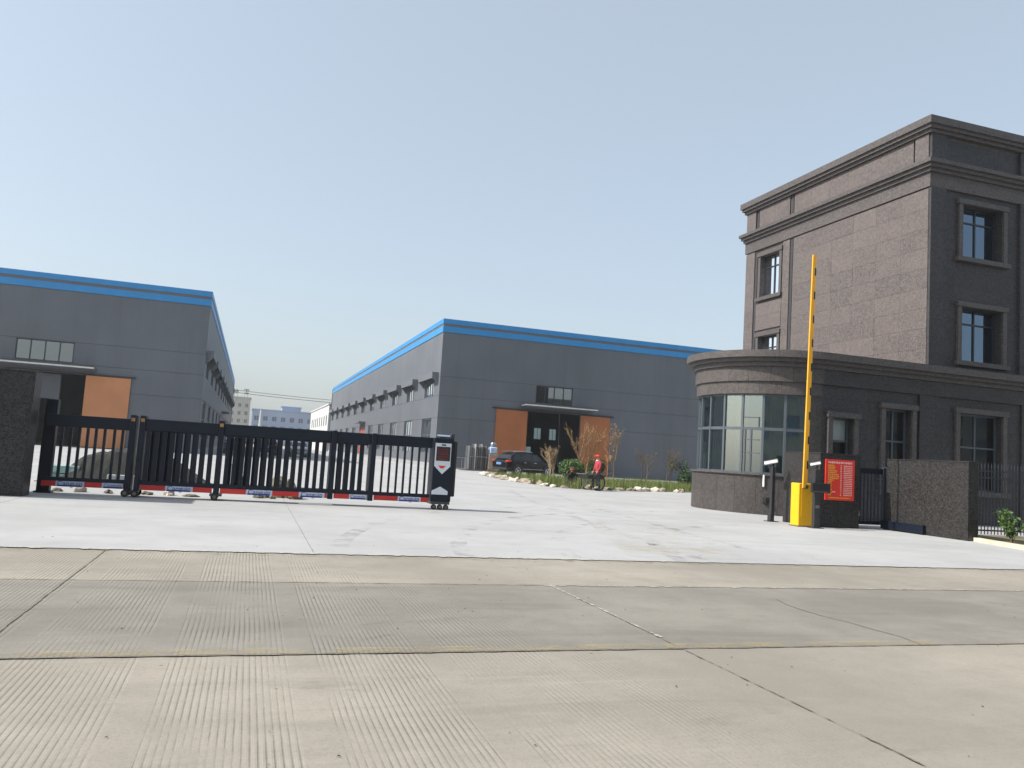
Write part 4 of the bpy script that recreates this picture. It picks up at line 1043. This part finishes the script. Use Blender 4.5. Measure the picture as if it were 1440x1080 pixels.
# ================================================================== CARS
def car(name, label, loc, rz, paint_, suv=True, group=None):
    t = thing(name, label, 'car', (0, 0, 0), group)
    L, W, Ht = 4.68, .93, 1.66 if suv else 1.48
    k = Ht/1.66
    #            x    zlow  zbelt ztop  w    wtop
    st = [(-2.34, .42, .86, .88, .74, .70), (-2.28, .34, .98, 1.02, .84, .78), (-2.05, .26, 1.02, 1.10, .90, .76), (-1.85, .24, 1.03, 1.42*k, .92, .68),
          (-1.35, .24, 1.02, 1.60*k, .93, .66), (-.6, .24, 1.0, 1.66*k, .93, .66), (.1, .24, .98, 1.64*k, .93, .65), (.55, .24, .97, 1.50*k, .93, .66),
          (1.1, .24, .96, 1.08*k, .92, .74), (1.55, .25, .90, 1.0, .91, .74), (2.0, .27, .82, .92, .87, .70), (2.26, .32, .72, .80, .78, .62), (2.34, .42, .62, .66, .66, .55)]
    V = []; F = []; m_ = 12
    for (x, zl, zb, zt, w0, w1) in st:
        half = [(w0*.80, zl), (w0*.97, zl+.12), (w0, zl+.32), (w0*.985, zb-.05), (w0*.93, zb+.01), (w1, zt-.06), (w1*.72, zt)]
        ring = [(x, -y, z) for y, z in half]+[(x, y, z) for y, z in reversed(half)]
        m_ = len(ring); V += ring
    for i in range(len(st)-1):
        for j in range(m_):
            F.append((i*m_+j, i*m_+(j+1) % m_, (i+1)*m_+(j+1) % m_, (i+1)*m_+j))
    F += [tuple(range(m_)), tuple((len(st)-1)*m_+j for j in reversed(range(m_)))]
    body = mo('body', V, F, paint_, t, smooth=False, local=True)
    def quad(name_, pts, m, th=.008, par=t):
        pts = [Vector(p) for p in pts]; n_ = (pts[1]-pts[0]).cross(pts[2]-pts[0]).normalized()*th
        mo(name_, [p+n_ for p in pts]+[p-n_*.5 for p in pts], [tuple(range(len(pts))), tuple(reversed(range(len(pts), 2*len(pts))))]+[(i, (i+1) % len(pts)+0, len(pts)+(i+1) % len(pts), len(pts)+i) for i in range(len(pts))], m, par, local=True)
    def side(x, f, s):       # point on the window flank at station x, f 0 belt .. 1 roof
        for a, b in zip(st[:-1], st[1:]):
            if a[0] <= x <= b[0]:
                u = (x-a[0])/(b[0]-a[0]); q = [a[i]+(b[i]-a[i])*u for i in range(6)]; break
        y0, z0, y1, z1 = q[4]*.93, q[2]+.01, q[5], q[3]-.06
        return (x, s*(y0+(y1-y0)*f), z0+(z1-z0)*f)
    for s in (-1, 1):
        for xa, xb, xc, xd in ((-1.75, -1.02, -1.02, -1.5), (-.94, .02, .02, -.94), (.1, .95, .5, .1)):
            p = [side(xa, .06, s), side(xb, .06, s), side(xc, .92, s), side(xd, .92, s)]
            quad('window', p if s < 0 else p[::-1], 'carglass')
        for wx in (-1.38, 1.42):
            g = G().tube([(wx, s*.72, .35), (wx, s*.955, .35)], .43, 20); g.out('wheel_arch', 'cartrim', t, local=True)
            ty = G().tube([(wx, s*.73, .335), (wx, s*.962, .335)], .335, 20).out('wheel', 'rubber', t, local=True)
            rm = G()
            for q in range(5):
                a = q*2*PI/5; rm.tube([(wx, s*.968, .335), (wx+.2*math.cos(a), s*.968, .335+.2*math.sin(a))], .032, 4)
            rm.tube([(wx, s*.955, .335), (wx, s*.966, .335)], .06, 10)
            ring = [(wx+.215*math.cos(a*PI/10), s*.967, .335+.215*math.sin(a*PI/10)) for a in range(21)]; rm.tube(ring, .018, 5, False); rm.out('rim', 'chrome', ty, local=True)
        G().box(.78, .95, s*.93, s*1.09, 1.0, 1.14, .02).out('mirror', paint_, t, local=True)
        for hx in (-.75, .22): G().box(hx-.1, hx+.1, s*.925, s*.945, .9, .925).out('door_handle', 'chrome', t, local=True)
        g = G(); g.box(-2.30, -1.98, s*.60, s*.925, .90, 1.02, .03); g.out('tail_light', 'tail', t, local=True)
        G().box(2.06, 2.27, s*.5, s*.82, .66, .78, .03).out('headlight', 'chrome', t, local=True)
        if suv: G().tube([(-1.6, s*.6, 1.6*k+.03), (-.6, s*.6, 1.665*k+.05), (.15, s*.6, 1.64*k+.03)], .018, 6).out('roof_rail', 'chrome', t, local=True)
        G().box(-1.2, 1.1, s*.92, s*.94, .45, .47).out('side_moulding', 'chrome', t, local=True)
    quad('rear_window', [(-2.02, -.66, 1.13), (-2.02, .66, 1.13), (-1.83, .58, 1.40*k), (-1.83, -.58, 1.40*k)][::-1], 'carglass', .03)
    quad('windscreen', [(1.07, -.7, 1.11*k), (1.07, .7, 1.11*k), (.6, .6, 1.47*k), (.6, -.6, 1.47*k)], 'carglass', .03)
    G().box(-2.39, -2.345, -.26, .26, .70, .86).out('number_plate', 'plate', t, local=True)
    G().box(-2.36, -2.2, -.8, .8, .36, .5, .03).out('bumper', 'cartrim', t, local=True)
    t.location = loc; t.rotation_euler = (0, 0, rz); return t
car('parked_car', 'black estate car parked before the orange workshop door', (18.9, 54.9, 0), R(22), 'carpaint')
CG = 'cars parked in the alley'
car('parked_car', 'dark navy car left of the other cars parked in the shaded alley', (-1.4, 76, 0), R(86), 'car_navy', False, CG)
car('parked_car', 'black car parked in the middle of the shaded alley', (1.5, 79, 0), R(94), 'carpaint', True, CG)
car('parked_car', 'dark grey car right of the other cars in the shaded alley', (4.4, 78, 0), R(-88), 'car_silver', False, CG)

# ================================================================== PEOPLE
def skin_body(name, joints, edges, t, assign, mats):
    me = bpy.data.meshes.new(name); me.from_pydata([j[:3] for j in joints], edges, [])
    o = bpy.data.objects.new(name+'_tmp', me); COL.objects.link(o)
    sk = o.modifiers.new('skin', 'SKIN'); sk.use_smooth_shade = True
    for i, j in enumerate(joints):
        r = j[3]; me.skin_vertices[0].data[i].radius = (r, j[4] if len(j) > 4 else r)
    me.skin_vertices[0].data[0].use_root = True
    sb_ = o.modifiers.new('sub', 'SUBSURF'); sb_.levels = 2; sb_.render_levels = 2
    dg = bpy.context.evaluated_depsgraph_get(); nm = bpy.data.meshes.new_from_object(o.evaluated_get(dg)); bpy.data.objects.remove(o)
    nm.materials.clear(); nm.name = name
    for k in mats: nm.materials.append(M[k])
    for p in nm.polygons: p.material_index = assign(p.center); p.use_smooth = True
    b = bpy.data.objects.new(name, nm); link(b, t); return b
def ball(g, c, r, sz=1, n=10, m=7):
    V = []; F = []
    for i in range(m+1):
        th = PI*i/m
        for j in range(n): V.append((c[0]+r*math.sin(th)*math.cos(2*PI*j/n), c[1]+r*math.sin(th)*math.sin(2*PI*j/n), c[2]+r*sz*math.cos(th)))
    for i in range(m):
        for j in range(n): F.append((i*n+j, (i+1)*n+j, (i+1)*n+(j+1) % n, i*n+(j+1) % n))
    g.add(V, F)
def head_parts(t, c, face, r=.1):
    """face: unit vector of gaze in xy"""
    f = Vector((face[0], face[1], 0)).normalized(); s = Vector((-f.y, f.x, 0)); c = Vector(c)
    g = G(); g.tube([c+f*r*.85, c+f*(r*1.18)-Vector((0, 0, .02))], [.018, .012], 6); g.out('nose', 'skin', t, local=True)
    for k in (-1, 1):
        g = G(); ball(g, c+f*r*.86+s*k*.034+Vector((0, 0, .02)), .013, 1, 6, 5); g.out('eye', 'hair', t, local=True)
        g = G(); ball(g, c+s*k*r*.93, .024, 1.4, 6, 5); g.out('ear', 'skin', t, local=True)
    g = G(); g.tube([c+f*r*.86-s*.025-Vector((0, 0, .05)), c+f*r*.86+s*.025-Vector((0, 0, .05))], .008, 5); g.out('mouth', 'jacket', t, local=True)
def hand(t, p, d, m='skin'):
    """palm at p pointing along d with five fingers"""
    p = Vector(p); d = Vector(d).normalized(); u = d.orthogonal().normalized(); v = d.cross(u)
    g = G(); g.tube([p-d*.02, p+d*.03, p+d*.07], [.026, .036, .032], 8)
    for k, L in enumerate((.055, .065, .068, .06)):
        a = p+d*.06+u*(k-1.5)*.017; b = a+d*L*.55; e = b+(d*.6+v*.6).normalized()*L*.5; g.tube([a, b, e], [.009, .0085, .007], 5)
    a = p+d*.015+u*.03; g.tube([a, a+(d+u).normalized()*.035, a+(d*1.2+u*.6+v*.4).normalized()*.06], [.011, .01, .008], 5)
    g.out('hand', m, t, local=True)
# standing person in red, facing left, one hand on the cart
t = thing('person', 'person in red jacket and red cap standing behind the cart', 'person', (0, 0, 0))
J = [(0, 0, .84, .15, .11), (.0, 0, 1.02, .15, .105), (-.02, 0, 1.2, .17, .11), (-.04, 0, 1.33, .075), (-.07, 0, 1.40, .055), (-.09, 0, 1.50, .095), (-.10, 0, 1.56, .08),
     (-.03, -.17, 1.29, .065), (-.08, -.21, 1.05, .05), (-.22, -.20, .86, .038), (-.03, .17, 1.29, .065), (-.0, .22, 1.05, .05), (-.12, .20, .86, .038),
     (.0, -.09, .76, .085), (-.03, -.10, .44, .06), (.02, -.10, .09, .045), (-.12, -.11, .045, .04), (.0, .09, .76, .085), (.02, .10, .44, .06), (.08, .10, .09, .045), (-.06, .11, .045, .04)]
E_ = [(0, 1), (1, 2), (2, 3), (3, 4), (4, 5), (5, 6), (2, 7), (7, 8), (8, 9), (2, 10), (10, 11), (11, 12), (0, 13), (13, 14), (14, 15), (15, 16), (0, 17), (17, 18), (18, 19), (19, 20)]
def asg(c):
    if c.z > 1.395: return 1
    if c.z > 1.335 and abs(c.y) < .09: return 3
    if c.z > .83 or (abs(c.y) > .15 and c.z > .8): return 0
    return 2
skin_body('body', J, E_, t, asg, ['jacket', 'skin', 'trousers', 'scarf'])
head_parts(t, (-.095, 0, 1.51), (-1, 0), .09)
g = G(); ball(g, (-.085, 0, 1.545), .112, .75); g.box(-.27, -.14, -.075, .075, 1.545, 1.56); g.out('cap', 'cap', t, local=True)
g = G(); ball(g, (-.055, 0, 1.36), .095, .5); g.out('scarf', 'scarf', t, local=True)
hand(t, (-.235, -.2, .84), (-.5, 0, -.85)); hand(t, (-.13, .2, .84), (-.4, 0, -.9))
for yy, xx in ((-.105, -.06), (.105, -.0)): G().box(xx-.16, xx+.1, yy-.05, yy+.05, 0, .07, .015).out('shoe', 'rubber', t, local=True)
t.location = (15.55, 34.55, 0); t.rotation_euler = (0, 0, R(18))
# crouching person in black
t = thing('person', 'person in black crouching at the bed edge', 'person', (0, 0, 0))
J = [(.0, 0, .24, .15, .14), (-.08, 0, .42, .15, .13), (-.18, 0, .58, .15, .12), (-.24, 0, .68, .06), (-.27, 0, .73, .05), (-.30, 0, .81, .09), (-.31, 0, .86, .07),
     (-.2, -.17, .56, .06), (-.34, -.2, .38, .048), (-.47, -.14, .22, .036), (-.2, .17, .56, .06), (-.34, .2, .38, .048), (-.46, .12, .24, .036),
     (-.02, -.1, .22, .09), (-.33, -.15, .40, .065), (-.12, -.14, .09, .045), (-.26, -.15, .045, .04), (-.02, .1, .22, .09), (-.33, .15, .40, .065), (-.12, .14, .09, .045), (-.26, .15, .045, .04)]
skin_body('body', J, E_, t, lambda c: 1 if (c.z > .72 and c.x < -.18) else 0, ['blackcloth', 'skin'])
head_parts(t, (-.305, 0, .82), (-1, -.2), .085)
g = G(); ball(g, (-.29, 0, .845), .105, .85); g.out('hair', 'hair', t, local=True)
g = G(); g.tube([(-.29+.1*math.cos(a*PI/8), .1*math.sin(a*PI/8), .84) for a in range(17)], .02, 6, False); g.out('headband', 'cap', t, local=True)
hand(t, (-.48, -.135, .2), (-.6, .1, -.7)); hand(t, (-.47, .115, .22), (-.6, -.1, -.7))
for yy in (-.145, .145): G().box(-.36, -.08, yy-.05, yy+.05, 0, .07, .015).out('shoe', 'rubber', t, local=True)
t.location = (14.95, 36.3, .02); t.rotation_euler = (0, 0, R(70))
# handcart
t = thing('handcart', 'grey handcart with large spoked wheels at the bed edge', 'cart', (0, 0, 0))
tr_ = [(-.48, .52), (.42, .52), (.52, .72), (-.62, .72)]
V = []
for (x, z) in tr_: V += [(x, -.3 if z < .6 else -.36, z), (x, .3 if z < .6 else .36, z)]
mo('tray', V, [(0, 1, 3, 2), (0, 2, 4, 6), (1, 7, 5, 3), (2, 3, 5, 4), (0, 6, 7, 1)], 'post', t, local=True)
G().tube([(-.63, -.37, .72), (.53, -.37, .72), (.53, .37, .72), (-.63, .37, .72), (-.63, -.37, .72)], .018, 6).out('rim_bar', 'steel_dk', t, local=True)
for s in (-1, 1):
    ring = [(.05+.36*math.cos(a*PI/14), s*.41, .37+.36*math.sin(a*PI/14)) for a in range(29)]
    wl = G().tube(ring, .032, 8, False).out('wheel', 'rubber', t, local=True)
    g = G(); g.tube([(.05, s*.36, .37), (.05, s*.45, .37)], .05, 8)
    for q in range(12):
        a = q*PI/6; g.tube([(.05, s*.41, .37), (.05+.345*math.cos(a), s*.41, .37+.345*math.sin(a))], .009, 4)
    g.out('spokes', 'steel_dk', wl, local=True)
    G().tube([(.5, s*.3, .66), (.85, s*.27, .84), (1.05, s*.27, .86)], .016, 6).out('handle', 'steel_dk', t, local=True)
G().tube([(.05, -.41, .37), (.05, .41, .37)], .02, 6).out('axle', 'steel_dk', t, local=True)
G().tube([(-.5, 0, .52), (-.52, 0, .02)], .02, 6).out('leg', 'steel_dk', t, local=True)
t.location = (14.95, 33.85, 0); t.rotation_euler = (0, 0, R(14))
# bamboo broom standing by the person
t = thing('broom', 'yellow bamboo broom standing beside the person in red', 'broom', (16.15, 34.9, 0))
G().tube([(16.15, 34.9, .02), (16.2, 34.92, 1.25)], .016, 6).out('stick', 'wood', t)
g = G(); rs = random.Random(2)
for k in range(26):
    a = rs.uniform(0, 6.28); r1 = rs.uniform(.02, .22); g.tube([(16.2, 34.92, 1.2), (16.2+r1*math.cos(a), 34.92+r1*.5*math.sin(a), 1.62+rs.uniform(-.08, .06))], .006, 3)
g.out('bristles', 'leaf_dry', t)

# ================================================================== STORED THINGS
t = thing('soil_heap', 'low dark heap covered with netting behind the left gate section', 'heap', (-2.6, 23, 0))
nx, ny = 34, 14; V = []; F = []; rs = random.Random(17)
prof = [(-4.55, 0), (-4.1, .45), (-3.9, .66), (-3.4, .78), (-2.8, .9), (-2.2, .82), (-1.6, .5), (-1.0, .1), (-.75, 0)]
def pz(x):
    for (a, za), (b, zb) in zip(prof[:-1], prof[1:]):
        if a <= x <= b: return za+(zb-za)*(x-a)/(b-a)
    return 0
for j in range(ny+1):
    for i in range(nx+1):
        x = -4.55+3.8*i/nx; v = j/ny; y = 21.6+2.8*v
        prf = min(1, math.sin(PI*min(1, max(0, v)))*1.5); z = pz(x)*prf*(1+rs.uniform(-.06, .06))-.01
        V.append((x, y, z))
for j in range(ny):
    for i in range(nx): k = j*(nx+1)+i; F.append((k, k+1, k+nx+2, k+nx+1))
mo('heap', V, F, 'tarp', t, smooth=False)
for i in range(3):
    x = -3.05+.22*i
    o = G().box(x, x+.17, 20.6, 20.78, 0, .30, .008).out('stone_block', 'block', None)
    tag(o, ('left', 'middle', 'right')[i]+' of three small grey blocks before the dark heap', 'block', 'three grey blocks')
t = thing('glass_stack', 'stack of pale teal glass blocks behind the left end of the gate', 'stack', (-4.3, 22.2, 0))
for i in range(3):
    for j in range(2):
        G().box(-4.75+.3*i, -4.47+.3*i, 21.9, 22.4, .02+.2*j, .2+.2*j, .01).out('glass_block', 'teal', t)
G().box(-4.8, -3.83, 21.85, 22.45, 0, .018).out('pallet', 'wood', t)
t = thing('green_crate', 'small green crate with bottles seen through the gate bars', 'crate', (-.2, 24.3, 0))
G().box(-.38, .02, 24.1, 24.4, 0, .26, .01).out('crate', 'green_box', t)
for i in range(3): G().tube([(-.3+.12*i, 24.25, .262), (-.3+.12*i, 24.25, .4)], [.035, .015], 8).out('bottle', 'white', t)
t = thing('white_carton', 'white carton standing behind the green crate', 'box', (-.35, 24.9, 0))
G().box(-.55, -.2, 24.8, 25.1, 0, .55, .008).out('carton', 'white', t); G().box(-.56, -.19, 24.79, 25.11, .551, .58).out('lid', 'block', t)
rs = random.Random(31)
for i in range(6):
    rock('loose_rock', ('mossy rock at the left end of the rock group under the gate', 'flat mossy rock second from the left under the gate', 'largest mossy rock in the group behind the gate', 'rounded mossy rock right of the largest', 'dark rock at the right end of the group', 'small rock lying before the rock group')[i],
         (.3, .48, .72, .98, 1.1, .6)[i], (19.3, 19.5, 19.8, 19.7, 19.4, 19.2)[i], (.12, .12, .26, .2, .18, .07)[i], (.1, .12, .2, .18, .15, .07)[i], (.1, .14, .42, .34, .2, .07)[i], 'rock_dk', 700+i, 'rocks behind the gate', i)
# debris under the gate on the left
for i in range(7):
    x = -3.6+.42*i+rs.uniform(-.1, .1)
    rock('rubble', ('first', 'second', 'third', 'fourth', 'fifth', 'sixth', 'seventh')[i]+' piece from the left of rubble lying under the gate', x, 18.9+rs.uniform(-.2, .3), rs.uniform(.08, .2), rs.uniform(.06, .12), rs.uniform(.05, .1), 'rock' if i % 2 else 'rock_dk', 800+i, 'rubble under the gate', i)
# steel sheets, frame and sacks against the workshop
t = thing('sheet_rack', 'rack of upright bent steel sheets against the grey workshop', 'rack', (16.9, 61, 0))
rs = random.Random(9)
G().box(15.9, 18.9, 60.6, 62.2, 0, .1).out('base', 'steel_dk', t)
for i in range(9):
    x = 16.25+.17*i; h = rs.uniform(1.75, 2.15)
    o = G(); o.prism([(x, 60.9+.02*i), (x+.12, 60.86), (x+.15, 61.7), (x+.03, 61.75)], 2, .101, h); o.out('steel_sheet', 'steel_dk' if i % 3 else 'steel', t)
g = G()
for x in (16.1, 17.85, 18.75): g.box(x-.03, x+.03, 60.55, 60.59, 0, 2.0 if x > 17 and x < 18 else 1.15)
g.box(16.13, 18.72, 60.555, 60.585, 1.08, 1.13); g.out('rail_frame', 'steel', t)
t = thing('pallet_stack', 'pallet stacked with brown cartons and a blue sack on top', 'stack', (18.45, 61.2, 0))
G().box(17.92, 18.72, 60.7, 61.5, .101, .2).out('pallet', 'wood', t)
for k in range(4): G().box(17.95+.01*k, 18.68, 60.75, 61.45, .201+.3*k, .495+.3*k, .01).out('carton', 'bag_brown', t)
G().box(18.0, 18.62, 60.78, 61.4, 1.41, 1.95, .08).out('sack', 'bag_blue', t); G().box(18.1, 18.55, 60.85, 61.3, 1.951, 2.3, .1).out('sack', 'steel', t)
t = thing('wire_frame', 'low steel cage frame at the left foot of the rack', 'frame', (15.5, 60.6, 0))
g = G()
for x in (14.9, 15.85):
    for y in (60.2, 61): g.box(x-.025, x+.025, y-.025, y+.025, 0, 1.0)
for z in (.15, .97):
    for y in (60.2, 61): g.box(14.93, 15.82, y-.02, y+.02, z-.02, z+.02)
g.out('cage', 'steel', t)
for k in range(4): G().box(15.05+.2*k, 15.08+.2*k, 60.19, 60.21, .171, .949).out('bar', 'steel_dk', t)
# thin lamp posts in the alley
for k, (x, y) in enumerate(((1.0, 70), (2.9, 70.5))):
    t = thing('thin_post', ('left' if k == 0 else 'right')+' thin grey post standing at the mouth of the alley', 'post', (x, y, 0), 'thin posts in the alley')
    G().tube([(x, y, 0), (x, y, 1.6 if k else 1.9)], .045, 6).out('shaft', 'steel', t); G().box(x-.12, x+.12, y-.12, y+.12, 0, .04).out('foot', 'canopy', t)
# steel beam at the foot of the right granite wall
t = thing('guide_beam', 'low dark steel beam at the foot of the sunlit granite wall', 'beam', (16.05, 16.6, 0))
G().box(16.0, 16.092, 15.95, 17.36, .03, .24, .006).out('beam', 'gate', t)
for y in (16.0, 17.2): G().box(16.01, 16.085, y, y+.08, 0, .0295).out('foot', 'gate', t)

# ================================================================== HAZE
hz = G().box(-480, 480, -60, 720, -1.1, 24).out('haze', 'wire'); hz.data.materials.clear()
hm = bpy.data.materials.new('haze'); hm.use_nodes = True; hm.node_tree.nodes.clear()
hn = N(hm); pv = hn('VolumePrincipled', {'Color': (.93, .96, 1, 1), 'Density': .0005, 'Anisotropy': .35}); ho = hn('OutputMaterial', {'Volume': pv.outputs[0]})
hz.data.materials.append(hm); hz['kind'] = 'stuff'; hz['label'] = 'thin pale haze filling the air over the whole yard'
